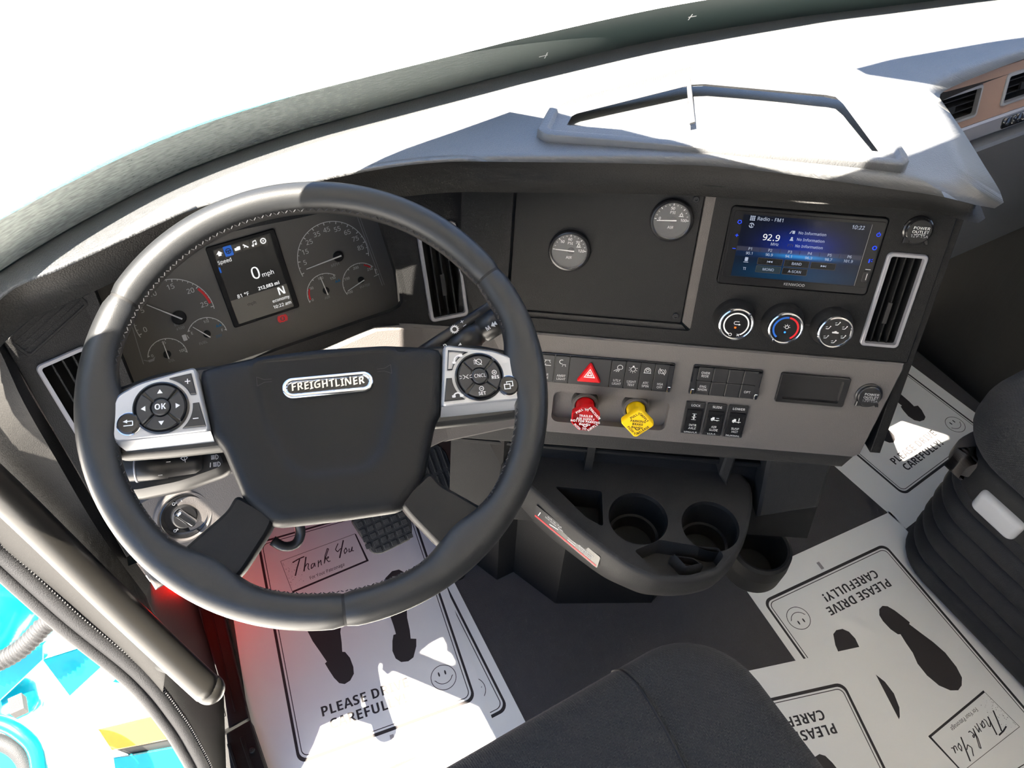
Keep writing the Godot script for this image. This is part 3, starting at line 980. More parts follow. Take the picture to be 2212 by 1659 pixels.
func air_gauge(x: Transform3D, label: String, nums: Array, r: float, ang: float, sweep: float, minor: int) -> void:
	var g := thing("air_gauge", label, "gauge", x, "round air gauges on the blank panel")
	var st := begin()
	lathe(st, [Vector2(27, 0), Vector2(27, 4), Vector2(25.5, 6), Vector2(23.5, 6.2), Vector2(22.2, 5.0), Vector2(21.8, 2.5)], 56)
	done(st, g, "bezel", M.gloss)
	slab(g, "face", M.screen_dark, disc(0, 0, 22.4, 48), 0.5, 2.0)
	var polys := []
	var n := 13
	for i in n:
		var a := deg_to_rad(lerpf(178, 2, float(i) / (n - 1)))
		var d := Vector2(cos(a), sin(a))
		polys.append(bar(d * 18.6, d * (21.0 if i % 3 == 0 else 20.2), 0.9 if i % 3 == 0 else 0.5))
	marks(g, "scale", M.print_grey, polys, 2.3)
	for q in nums:
		var a := deg_to_rad(q[1])
		txt(g, q[0], 3.0, cos(a) * 14.6, sin(a) * 14.8, 2.3, M.white, {"italic": true, "called": "numeral"})
	txt(g, "PSI", 3.0, 0, 9.6, 2.3, M.print_grey, {"italic": true})
	txt(g, "AIR", 3.0, 0, -9.4, 2.3, M.print_grey, {"italic": true})
	marks(g, "axle_sign", M.print_grey, [band(11, 7.4, 1.2, 1.9, 0, 360, 14), bar(Vector2(8, 5.6), Vector2(14, 5.6), 0.7), bar(Vector2(11, 9.4), Vector2(11, 10.6), 0.7)], 2.3)
	hub_cap(g, Vector2(2, 0), 4.5)
	needle(g, Vector2(2, 0), ang, -4, 20, 0.8)
	slab(g, "glass", M.lens, disc(0, 0, 22.6, 48), 5.6, 6.0)

func outlet(x: Transform3D, label: String, m: Material) -> void:
	var o := thing("power_outlet", label, "power outlet", x, "round power outlet caps on the centre stack")
	var st := begin()
	lathe(st, [Vector2(18, 0), Vector2(18, 2.0), Vector2(16.5, 3.2), Vector2(15.2, 3.0), Vector2(15.0, 1.0)], 48)
	done(st, o, "collar", m)
	st = begin()
	lathe(st, [Vector2(15.6, 0.5), Vector2(15.4, 5.0), Vector2(14.2, 6.4), Vector2(0, 6.8)], 48)
	done(st, o, "cap", m)
	slab(o, "pull_tab", m, PackedVector2Array([Vector2(-15, -16.5), Vector2(-7, -15.5), Vector2(-9, -8), Vector2(-14.5, -8)]), 1, 5.5, 1.0)
	slab(o, "strap", m, PackedVector2Array([Vector2(10, -12), Vector2(15, -10), Vector2(17.5, -17), Vector2(14, -17.5)]), 0, 2.2, 0.6)
	txt(o, "POWER", 3.4, 1.2, 4.4, 7.0, M.print_grey, {"stretch": 1.25})
	txt(o, "OUTLET", 3.4, 1.2, -0.4, 7.0, M.print_grey, {"stretch": 1.2})
	marks(o, "print_line", M.print_grey, [bar(Vector2(-5.5, -3.4), Vector2(7.5, -3.4), 0.4)], 7.0)
	txt(o, "12V-15A", 2.0, 1.2, -5.6, 7.0, M.print_dim, {"stretch": 1.2})

func build_radio() -> void:
	var r := thing("radio", "black touchscreen radio glowing blue and tuned to 92.9", "radio", CP)
	slab(r, "bezel", M.gloss, rrect(-94, -52, 95, 49, 5), -25, 1.5, 1.5)
	slab(r, "front_glass", M.gloss, rrect(-90, -41.5, 92.5, 44, 3), 1.0, 2.2, 0.4)
	# the lit picture: a soft blue field made as an emission texture
	var w := 156
	var h := 80
	var img := Image.create(w, h, false, Image.FORMAT_RGB8)
	for y in h:
		for x in w:
			var u := float(x) / w
			var v := 1.0 - float(y) / h
			var b := exp(-(pow((u - 0.50) / 0.26, 2.0) + pow((v - 0.58) / 0.22, 2.0)))
			var beam := exp(-pow((v - 0.405 + 0.0 * u) / 0.035, 2.0)) * exp(-pow((u - 0.52) / 0.22, 2.0))
			var low := exp(-pow((v - 0.10) / 0.2, 2.0)) * exp(-pow((u - 0.5) / 0.5, 2.0))
			var stripe := 0.10 if v > 0.345 and v < 0.43 else 0.0
			var c := Color(0.004, 0.006, 0.012) + Color(0.004, 0.02, 0.24) * b + Color(0.03, 0.24, 0.50) * beam + Color(0.0, 0.03, 0.075) * low + Color(0.01, 0.06, 0.22) * stripe
			if v > 0.43 and v < 0.505:
				c = c.lerp(Color(0.10, 0.10, 0.14), 0.35)
			img.set_pixel(x, y, c.linear_to_srgb())
	var m := mat(Color(0.02, 0.02, 0.025), 0.12)
	m.emission_enabled = true
	m.emission_texture = ImageTexture.create_from_image(img)
	m.emission = Color(1, 1, 1)
	m.emission_operator = BaseMaterial3D.EMISSION_OP_MULTIPLY
	m.emission_energy_multiplier = 0.34
	var q := QuadMesh.new()
	q.size = Vector2(154, 80) * MM
	var s := put(r, "screen", q, m, Transform3D(Basis(), Vector3(-2, 0, 2.5) * MM))
	s.set_meta("label", "lit blue screen listing station presets")
	var z := 0.2
	var t: Material = M.screen_soft
	var dots := []
	for i in 3:
		for k in 3:
			dots.append(rrect(-68.4 + 2.2 * i, 33.0 + 2.2 * k, -66.8 + 2.2 * i, 34.6 + 2.2 * k, 0.2, 1))
	marks(s, "menu_sign", t, dots, z)
	txt(s, "Radio - FM1", 4.4, -60, 36.0, z, t, {"align": 0})
	txt(s, "10:22", 4.6, 62.5, 34.5, z, t, {"italic": true})
	txt(s, "92.9", 8.0, -38, 13.4, z, M.screen_white)
	txt(s, "MHz", 3.6, -32, 5.4, z, t)
	for k in 3:
		txt(s, "No Information", 3.5, -7, 22.4 - 8.4 * k, z, t, {"align": 0})
	txt(s, "PTY", 3.2, -12.5, 5.4, z, M.screen_tab)
	marks(s, "source_sign", t, [rrect(-14, 20.6, -11, 24.4, 0.4, 2), bar(Vector2(-17, 20.5), Vector2(-14.6, 24.4), 0.8), disc(-13, 15.2, 1.3, 12), PackedVector2Array([Vector2(-15.4, 11.6), Vector2(-10.6, 11.6), Vector2(-11.6, 14), Vector2(-14.4, 14)]), band(-65, 27, 2.2, 3.2, 0, 150, 14), band(-65, 27, 2.2, 3.2, 180, 330, 14), bar(Vector2(-65, 25.4), Vector2(-65, 28.4), 1.0)], z)
	for k in 6:
		var x := -60.0 + 24.4 * k
		txt(s, "P%d" % (k + 1), 3.4, x, -2.8, z, t)
		txt(s, ["90.1", "90.9", "94.1", "96.3", "98.7", "101.9"][k], 3.0, x, -8.6, z, t)
		if k < 5:
			marks(s, "column_line", M.print_black, [bar(Vector2(x + 12.2, -5.6), Vector2(x + 12.2, -0.4), 0.5)], z)
	for b in [[-50, -22.0, "|<<"], [-17, -22.0, "BAND"], [16, -22.0, ">>|"], [-50, -32.4, "MONO"], [-17, -32.4, "A-SCAN"]]:
		var x: float = b[0] + 2.0
		var y: float = b[1]
		var on_: bool = b[2] == "MONO"
		var k := slab(s, "touch_button", M.teal_button if on_ else M.gloss, rrect(x, y, x + 31, y + 9, 0.8, 2), z - 0.2, z)
		var st := begin()
		plate(st, rrect(x, y, x + 31, y + 9, 0.8, 2), z, z + 0.1, 0.0, [rrect(x + 0.5, y + 0.5, x + 30.5, y + 8.5, 0.6, 2)])
		done(st, k, "button_edge", M.screen_tab)
		var p := Vector2(x + 15.5, y + 4.5)
		if b[2] == "|<<":
			marks(k, "skip_sign", t, [bar(p + Vector2(-3.2, -1.2), p + Vector2(-3.2, 1.2), 0.6), PackedVector2Array([p + Vector2(-2.8, 0), p + Vector2(0, -1.3), p + Vector2(0, 1.3)]), PackedVector2Array([p + Vector2(0.2, 0), p + Vector2(3, -1.3), p + Vector2(3, 1.3)])], z + 0.2)
		elif b[2] == ">>|":
			marks(k, "skip_sign", t, [bar(p + Vector2(3.2, -1.2), p + Vector2(3.2, 1.2), 0.6), PackedVector2Array([p + Vector2(2.8, 0), p + Vector2(0, 1.3), p + Vector2(0, -1.3)]), PackedVector2Array([p + Vector2(-0.2, 0), p + Vector2(-3, 1.3), p + Vector2(-3, -1.3)])], z + 0.2)
		else:
			txt(k, b[2], 3.0, p.x, p.y, z + 0.2, t)
	txt(s, "TI", 3.0, -62, -29, z, t)
	marks(s, "list_sign", t, [rrect(-64, -19, -60, -14, 0.3, 1), bar(Vector2(-65, -20.4), Vector2(-59, -20.4), 0.7)], z)
	# keys in the margins
	marks(r, "margin_key", M.icon_blue, [band(-82, 30, 2.0, 2.9, 54, 414, 5)], 2.6)
	marks(r, "margin_key", M.icon_blue, [bar(Vector2(-84, 13), Vector2(-80, 13), 0.8), bar(Vector2(-82, 11), Vector2(-82, 15), 0.8)], 2.6)
	marks(r, "margin_key", M.icon_blue, [bar(Vector2(-84, -4), Vector2(-80, -4), 0.8)], 2.6)
	marks(r, "margin_key", M.icon_blue, [band(87, 28, 1.8, 2.6, 120, 420, 18), bar(Vector2(87, 28.6), Vector2(87, 31.4), 0.8)], 2.6)
	marks(r, "margin_key", M.icon_blue, [band(87, 11, 1.7, 2.8, 0, 360, 18)], 2.6)
	marks(r, "margin_key", M.icon_blue, [disc(85.4, -4.4, 1.0, 10), bar(Vector2(85.4, -5.4), Vector2(85.4, -8.4), 1.5), bar(Vector2(87.6, -4.4), Vector2(89, -3.4), 0.7), bar(Vector2(87.6, -6.4), Vector2(89.2, -6.4), 0.7)], 2.6)
	var u := slab(r, "usb_flap", M.satin, rrect(83, -34, 90, -20, 1.2, 3), 2.0, 3.0, 0.4)
	marks(u, "usb_sign", M.print_grey, [bar(Vector2(87.6, -31), Vector2(87.6, -22.6), 0.7), bar(Vector2(83.5, -17), Vector2(90, -17), 0.6)], 3.2)
	marks(r, "screen_edge", M.print_dim, [bar(Vector2(76.2, -40), Vector2(76.2, 40), 0.3)], 2.5)
	txt(r, "KENWOOD", 3.0, 2.5, -45.6, 1.8, M.print_dim, {"stretch": 1.15})

# ---------------------------------------------------------------- switches

func build_switches() -> void:
	# long bank with the hazard key
	var b := thing("switch_bank", "long bank of black switches with the red hazard triangle", "switch panel", on(CP, 0, 0, 3), "banks of black switches on the pale panel")
	slab(b, "bezel", M.gloss, rrect(-352, -215.5, -127, -170.5, 2.5), -4, 2.2, 1.0)
	var cuts := [-349.0, -329.0, -309.0, -288.4, -268.6, -212.2, -192.6, -172.6, -153.2, -133.6]
	var words := [["", ""], ["", ""], ["PR", "ME"], ["AMBT", "LIGHT"], ["", ""], ["UTLY", "LIGHT"], ["LIGHT", "TEST"], ["ATC", "SPIN"], ["HSA", "OFF"]]
	for i in words.size():
		var x0: float = cuts[i] + 0.4
		var x1: float = cuts[i + 1] - 0.4
		var k := slab(b, "switch_key", M.button, rrect(x0, -213.6, x1, -172.6, 1.0, 2), 1.0, 4.4, 0.6)
		var cx := (x0 + x1) * 0.5
		if words[i][0]:
			txt(k, words[i][0], 3.0, cx, -202.5, 4.6, M.print_grey, {"stretch": 0.95})
			txt(k, words[i][1], 3.0, cx, -207.5, 4.6, M.print_grey, {"stretch": 0.95})
			var y := -183.0
			var o := Vector2(cx, y)
			var polys := []
			match words[i][0]:
				"PR": polys = [bar(o + Vector2(-4, 3), o + Vector2(4, 3), 0.6), bar(o + Vector2(-2, 3), o + Vector2(-4, -1), 0.5), bar(o + Vector2(2, 3), o + Vector2(4, -1), 0.5), bar(o + Vector2(-5, -5), o + Vector2(5, -5), 0.8), bar(o + Vector2(-5, -5), o + Vector2(-2, -3), 0.8)]
				"AMBT": polys = [band(o.x - 1, o.y + 2, 2.6, 3.4, 60, 290, 16), bar(o + Vector2(0, -2), o + Vector2(5, -2), 0.6), bar(o + Vector2(1, -3), o + Vector2(0, -5), 0.5), bar(o + Vector2(4, -3), o + Vector2(5, -5), 0.5)]
				"UTLY": polys = [band(o.x + 2, o.y + 1, 3.2, 3.9, -40, 220, 18), bar(o + Vector2(-0.5, -1.5), o + Vector2(4.5, -1.5), 0.6), bar(o + Vector2(-1, -2), o + Vector2(-6, -5), 0.6), bar(o + Vector2(0.5, -2.4), o + Vector2(-3, -6), 0.6), bar(o + Vector2(2, -2.4), o + Vector2(0, -6), 0.6)]
				"LIGHT":
					polys = [band(o.x, o.y, 2.8, 3.5, 0, 360, 20), rrect(o.x - 1.2, o.y + 3.4, o.x + 1.2, o.y + 5.4, 0.3, 1)]
					for a in [200, 235, 270, 305, 340, 20, 160]:
						var d := Vector2(cos(deg_to_rad(a)), sin(deg_to_rad(a)))
						polys.append(bar(o + d * 4.4, o + d * 6.0, 0.6))
				"ATC": polys = [band(o.x, o.y, 3.4, 4.2, 0, 180, 18), band(o.x, o.y, 1.6, 2.3, 0, 360, 16), bar(o + Vector2(-5, -4), o + Vector2(5, -4), 0.8), bar(o + Vector2(-4, 0), o + Vector2(-4, -4), 0.7), bar(o + Vector2(4, 0), o + Vector2(4, -4), 0.7)]
				"HSA": polys = [band(o.x, o.y, 2.6, 3.3, 0, 360, 20), band(o.x, o.y, 4.6, 5.3, 130, 230, 10), band(o.x, o.y, 4.6, 5.3, -50, 50, 10), bar(o + Vector2(-4, 5), o + Vector2(4, -5), 0.7)]
			marks(k, "switch_sign", M.print_grey, polys, 4.6)
		elif i == 4:
			var c := Vector2((x0 + x1) * 0.5, -194)
			var tri3 := func(s: float) -> PackedVector2Array:
				return PackedVector2Array([c + Vector2(-s * 0.9, -s * 0.62), c + Vector2(s * 0.9, -s * 0.62), c + Vector2(0, s * 0.98)])
			var round3 := PackedVector2Array()
			for q in [[-14.0, -11.5, 210.0], [14.0, -11.5, 330.0], [0.0, 13.5, 90.0]]:
				for n in 5:
					var a: float = deg_to_rad(q[2] - 55.0 + 27.5 * n)
					round3.append(c + Vector2(q[0], q[1]) + Vector2(cos(a), sin(a)) * 1.8)
			var hz := slab(k, "hazard_key", M.red, round3, 3, 9.0, 1.6)
			hz.set_meta("label", "raised red triangular hazard key")
			var st := begin()
			plate(st, tri3.call(8.6), 9.0, 9.3, 0.0, [tri3.call(6.6)])
			plate(st, tri3.call(4.6), 9.0, 9.3, 0.0, [tri3.call(2.2)])
			done(st, hz, "hazard_sign", M.white)
	for e in [[b, -131.0]]:
		end_cap(e[0], e[1], 1)
	# short bank
	b = thing("switch_bank", "short bank of mostly blank black switches marked OVERRIDE and ENG SHDN", "switch panel", on(CP, 0, 0, 3), "banks of black switches on the pale panel")
	slab(b, "bezel", M.gloss, rrect(-102.5, -215, -9, -169.5, 2.5), -4, 2.2, 1.0)
	for i in 4:
		for j in 2:
			var x0 := -95.0 + 20.2 * i
			var y0 := -213.4 + 21.0 * j
			var k := slab(b, "switch_key", M.button, rrect(x0 + 0.4, y0 + 0.3, x0 + 19.8, y0 + 20.6, 1.0, 2), 1.0, 4.4, 0.6)
			var t := ""
			if i == 0:
				t = "ENG\nSHDN" if j == 0 else "OVER\nRIDE"
			elif i == 3 and j == 0:
				t = "OPT"
			if t:
				for n in t.split("\n").size():
					txt(k, t.split("\n")[n], 3.0, x0 + 9.6, y0 + (13.0 if t != "OPT" else 10.0) - 4.8 * n, 4.6, M.print_grey)
	end_cap(b, -13.0, 1)
	end_cap(b, -99.0, -1)
	# three rockers
	var names := [["LOCK", "INTR", "AXLE", "UNLOCK"], ["SLIDE", "AIR", "SLIDE", "LOCK"], ["LOWER", "SUSP", "HGT", "NORMAL"]]
	for i in 3:
		var x := -89.0 + 29.6 * i
		var r := thing("rocker_switch", "black rocker switch marked %s above %s, %s of three" % [names[i][0], names[i][3], ["left", "middle", "right"][i]], "switch", on(CP, x, -253, 3), "black rocker switches under the short switch bank")
		slab(r, "frame", M.satin, rrect(-13.4, -26, 13.4, 26, 1.5, 3), -3, 3.0, 0.8)
		var st := begin()
		var rows := []
		for q in [[-18.0, 9.0], [-8.0, 7.2], [2.0, 5.0], [15.0, 5.4]]:
			rows.append([Vector3(-10.6, q[0], q[1]) * MM, Vector3(10.6, q[0], q[1]) * MM])
		grid(st, rows)
		st.set_smooth_group(-1)
		for sx in [-10.6, 10.6]:
			for n in 3:
				var a: float = [-18.0, -8.0, 2.0, 15.0][n]
				var bb: float = [-18.0, -8.0, 2.0, 15.0][n + 1]
				var za: float = [9.0, 7.2, 5.0, 5.4][n]
				var zb: float = [9.0, 7.2, 5.0, 5.4][n + 1]
				quad(st, Vector3(sx, a, 2) * MM, Vector3(sx, bb, 2) * MM, Vector3(sx, bb, zb) * MM, Vector3(sx, a, za) * MM)
		quad(st, Vector3(-10.6, -18, 2) * MM, Vector3(10.6, -18, 2) * MM, Vector3(10.6, -18, 9) * MM, Vector3(-10.6, -18, 9) * MM)
		quad(st, Vector3(-10.6, 15, 5.4) * MM, Vector3(10.6, 15, 5.4) * MM, Vector3(10.6, 15, 2) * MM, Vector3(-10.6, 15, 2) * MM)
		var k := done(st, r, "rocker", M.gloss)
		txt(r, names[i][0], 2.6, 0, 21, 3.2, M.white, {"stretch": 1.1})
		txt(r, names[i][3], 2.6, 0, -22.6, 3.2, M.white, {"stretch": 1.0})
		txt(k, names[i][1], 2.6, 0, -8.5, 7.8, M.print_grey)
		txt(k, names[i][2], 2.6, 0, -13, 8.6, M.print_grey)
		if i == 0:
			marks(k, "rocker_sign", M.print_grey, [bar(Vector2(-3, 9), Vector2(3, 9), 0.7), bar(Vector2(-3, 4), Vector2(3, 4), 0.7), bar(Vector2(-3, -0.5), Vector2(3, -0.5), 0.7), bar(Vector2(0, 9), Vector2(0, -0.5), 0.7), disc(0, 6.5, 1.3, 10), disc(0, 2, 1.3, 10)], 6.0)
		else:
			marks(k, "rocker_sign", M.white, [rrect(-6, 2.4, -1, 4.6, 0.5, 2), rrect(-4.4, 4.2, -1, 6.2, 0.5, 2), bar(Vector2(-6, 1.6), Vector2(6, 1.6), 0.8), disc(-4, 1, 0.9, 10), disc(3, 1, 0.9, 10), bar(Vector2(1, 5), Vector2(5, 5), 0.7) if i == 1 else bar(Vector2(3, 3), Vector2(3, 8), 0.9)], 6.0)
	# push-pull air valves
	valve("trailer_air_knob", "red octagonal knob for the trailer air supply", -240.5, M.red, true)
	valve("parking_brake_knob", "yellow diamond knob for the parking brake", -169.5, M.yellow, false)

func end_cap(b: Node3D, x: float, side: int) -> void:
	var st := begin()
	var w := 3.2
	grid(st, [[Vector3(x - w, -214, 1) * MM, Vector3(x + w, -214, 1) * MM], [Vector3(x - w, -212, 7) * MM, Vector3(x + w, -212, 7) * MM], [Vector3(x - w, -203, 8.5) * MM, Vector3(x + w, -203, 8.5) * MM], [Vector3(x - w, -195, 4.5) * MM, Vector3(x + w, -195, 4.5) * MM], [Vector3(x - w, -173, 4.0) * MM, Vector3(x + w, -173, 4.0) * MM]])
	for sx in [-w, w]:
		st.set_smooth_group(-1)
		quad(st, Vector3(x + sx, -214, 1) * MM, Vector3(x + sx, -195, 1) * MM, Vector3(x + sx, -195, 4.5) * MM, Vector3(x + sx, -212, 7) * MM)
	done(st, b, "end_grip", M.satin)
	marks(b, "bright_edge", M.chrome, [bar(Vector2(x - w * 0.8 * -side, -195), Vector2(x - w * 0.8 * -side, -173), 0.7), bar(Vector2(x - w, -173.2), Vector2(x + w, -173.2), 0.7)], 5.0)
	slab(b, "bright_tip", M.chrome, rrect(x - w * 0.8, -212, x + w * 0.8, -203, 1.5, 3), 5, 9.2, 1.0)

func valve(called: String, label: String, x: float, m: Material, octagon: bool) -> void:
	var v := thing(called, label, "knob", on(CP, x, -249, -10), "push-pull air brake knobs")
	var st := begin()
	lathe(st, [Vector2(19, 0), Vector2(18.6, 12), Vector2(17, 14.5), Vector2(14.6, 14.5), Vector2(14.2, 10), Vector2(14.2, 0)], 48)
	done(st, v, "collar", M.shroud)
	st = begin()
	lathe(st, [Vector2(13.8, 2), Vector2(12.6, 22), Vector2(10.5, 38), Vector2(10.5, 44)], 36)
	done(st, v, "stem", m)
	var p := PackedVector2Array()
	if octagon:
		for i in 8:
			var c := deg_to_rad(22.5 + 45.0 * i)
			for n in 3:
				var a := c + deg_to_rad(-10.0 + 10.0 * n)
				p.append(Vector2(cos(c), sin(c)) * 18.6 + Vector2(cos(a), sin(a)) * 1.8)
	else:
		for i in 4:
			var c := deg_to_rad(90.0 * i)
			for n in 7:
				var a := c + deg_to_rad(-45.0 + 15.0 * n)
				p.append(Vector2(cos(c), sin(c)) * 17.0 + Vector2(cos(a), sin(a)) * 5.0)
	slab(v, "head", m, p, 40, 49.5, 1.6)
	var ink: Material = M.white if octagon else M.print_black
	var z := 49.7
	if octagon:
		txt(v, "TRAILER", 3.0, 0, 5.2, z, ink, {"bold": true})
		txt(v, "AIR SUPPLY", 2.9, 0, 0.3, z, ink, {"bold": true, "stretch": 0.95})
		txt(v, "NOT FOR PARKING", 1.5, 0, -3.6, z, ink, {"bold": true, "stretch": 0.95})
		txt(v, "Bendix", 2.8, -0.4, -8.2, z, ink, {"bold": true})
		marks(v, "print_swoosh", ink, [band(0.5, -8.6, 2.6, 3.8, 190, 350, 14)], z)
		for q in [["PULL", -9.6, 12.2, 40], ["TO", 0, 15.0, 0], ["EVACUATE", 11.2, 10.4, -47], ["PUSH", -10.0, -13.0, -40], ["TO", 0, -15.4, 0], ["SUPPLY", 11.0, -12.0, 43]]:
			txt(v, q[0], 1.5, q[1], q[2], z, ink, {"bold": true, "rot": q[3]})
	else:
		txt(v, "PARKING", 3.0, 0, 4.0, z, ink, {"bold": true})
		txt(v, "BRAKE", 2.5, 0, -0.9, z, ink, {"bold": true})
		txt(v, "Bendix", 2.8, -0.2, -6.0, z, ink, {"bold": true})
		marks(v, "print_swoosh", ink, [band(0.8, -6.6, 2.6, 3.8, 190, 350, 14)], z)
		for q in [["PULL", -6.8, 11.2, 42], ["TO", 1.0, 15.4, -10], ["APPLY", 8.2, 9.6, -44], ["PUSH", -8.4, -9.6, -44], ["TO", -0.4, -16.0, 6], ["RELEASE", 8.8, -9.4, 44]]:
			txt(v, q[0], 1.5, q[1], q[2], z, ink, {"bold": true, "rot": q[3]})

# ---------------------------------------------------------------- air vents

func vent_shape(v: Node3D, w: float, h: float, across: bool, frame: Material, slats: int) -> void:
	# centred on the thing; vanes upright unless across
	var x := w * 0.5
	var y := h * 0.5
	var st := begin()
	plate(st, rrect(-x, -y, x, y, 6), -4, 3.0, 1.2, [rrect(-x + 4.6, -y + 4.6, x - 4.6, y - 4.6, 3)])
	done(st, v, "frame", frame)
	slab(v, "duct", M.dark, rrect(-x + 2, -y + 2, x - 2, y - 2, 3), -42, -38)
	st = begin()
	var o := rrect(-x + 4, -y + 4, x - 4, y - 4, 3)
	var r0 := []
	var r1 := []
	for p in o:
		r0.append(Vector3(p.x, p.y, -40) * MM)
		r1.append(Vector3(p.x, p.y, -2) * MM)
	grid(st, [r1, r0], true)
	done(st, v, "duct_wall", M.dark)
	for i in slats:
		var f := (i + 1.0) / (slats + 1.0)
		st = begin()
		if across:
			var c := lerpf(-y + 4.6, y - 4.6, f)
			block(st, Vector3(-x + 4.4, c - 0.9, -22) * MM, Vector3(x - 4.4, c + 0.9, -4) * MM)
		else:
			var c := lerpf(-x + 4.6, x - 4.6, f)
			block(st, Vector3(c - 0.9, -y + 4.4, -24) * MM, Vector3(c + 0.9, y - 4.4, -3) * MM)
		done(st, v, "vane", M.black)
	st = begin()
	if across:
		block(st, Vector3(-12, -9, -5) * MM, Vector3(8, 2, -1.5) * MM)
	else:
		block(st, Vector3(-4.0, -y * 0.5, -4) * MM, Vector3(1.5, -y * 0.05, -1.5) * MM)
	done(st, v, "slider", M.satin)

func build_vents() -> void:
	var v := thing("air_vent", "upright air vent with a grey frame right of the radio", "air vent", on(CP, 130.8, -57.5, 0), "upright air vents facing the driver")
	vent_shape(v, 50, 129, false, M.satin_silver, 3)
	v = thing("air_vent", "upright air vent with a grey frame between the cluster and the gauge panel", "air vent", on(V2, 54, -57.5, 0), "upright air vents facing the driver")
	vent_shape(v, 52, 126, false, M.satin_silver, 3)
	v = thing("air_vent", "upright air vent with a grey frame at the left end of the dash", "air vent", on(LV, -44.5, -66.5, 0), "upright air vents facing the driver")
	vent_shape(v, 53, 107, false, M.satin_silver, 3)
	# dark demister outlet above it
	v = thing("demister_outlet", "dark slotted demister outlet above the left vent", "air vent", LV * Transform3D(Basis(Vector3.BACK, deg_to_rad(20)), Vector3(-38, 24, 0) * MM))
	slab(v, "frame", M.black, rrect(-40, -14, 42, 14, 4), -3, 1.0, 0.6, [rrect(-37, -11.5, 39, 11.5, 3)])
	slab(v, "backing", M.dark, rrect(-38, -12.5, 40, 12.5, 3), -3, -1.8)
	for i in 3:
		var st := begin()
		block(st, Vector3(-37, -7.2 + 6.4 * i, -1.8) * MM, Vector3(39, -5.6 + 6.4 * i, 0.5) * MM)
		done(st, v, "vane", M.black)

# ---------------------------------------------------------------- steering wheel

func ray_out(poly: PackedVector2Array, c: Vector2, a: float) -> Vector2:
	var d := Vector2(cos(a), sin(a))
	var best := 0.0
	for i in poly.size():
		var p = Geometry2D.segment_intersects_segment(c, c + d * 1000.0, poly[i], poly[(i + 1) % poly.size()])
		if p != null:
			best = maxf(best, (p - c).length())
	return c + d * best

func rounded(poly: PackedVector2Array, r: float, seg := 4) -> PackedVector2Array:
	# soft corners
	var q := PackedVector2Array()
	var n := poly.size()
	for i in n:
		var a := poly[(i + n - 1) % n]
		var b := poly[i]
		var c := poly[(i + 1) % n]
		var l := minf(r, minf((a - b).length(), (c - b).length()) * 0.45)
		var p0 := b + (a - b).normalized() * l
		var p1 := b + (c - b).normalized() * l
		for k in seg + 1:
			var t := float(k) / seg
			q.append(p0.lerp(b, t).lerp(b.lerp(p1, t), t))
	return q

func arc_rim(st: SurfaceTool, a0: float, a1: float, big: float, small_r: float) -> void:
	var rows := []
	var n := int(absf(a1 - a0) / 2.5) + 2
	for i in n:
		var f := float(i) / (n - 1)
		var a := deg_to_rad(lerpf(a0, a1, f))
		var ends := minf(f, 1.0 - f) * absf(a1 - a0) / 360.0 * TAU * big
		var r := small_r - 1.6 * clampf(1.0 - ends / 2.2, 0.0, 1.0)
		# the rim swells inwards where the spokes meet it
		var deg := rad_to_deg(a)
		var swell := 0.0
		for s in [1.0, 179.0, 233.5, 306.5]:
			var gap := absf(fposmod(deg - s + 180.0, 360.0) - 180.0)
			swell = maxf(swell, exp(-pow(gap / 9.0, 2.0)))
		var row := []
		for k in 22:
			var b := TAU * k / 22
			var rr := r
			var inward := maxf(0.0, -cos(b))
			var d := rr * cos(b) * (1.0 + 0.62 * swell * inward)
			row.append(Vector3(cos(a) * (big + d), sin(a) * (big + d), rr * 1.06 * sin(b) * (1.0 - 0.18 * swell * inward)) * MM)
		rows.append(row)
	grid(st, rows, true)

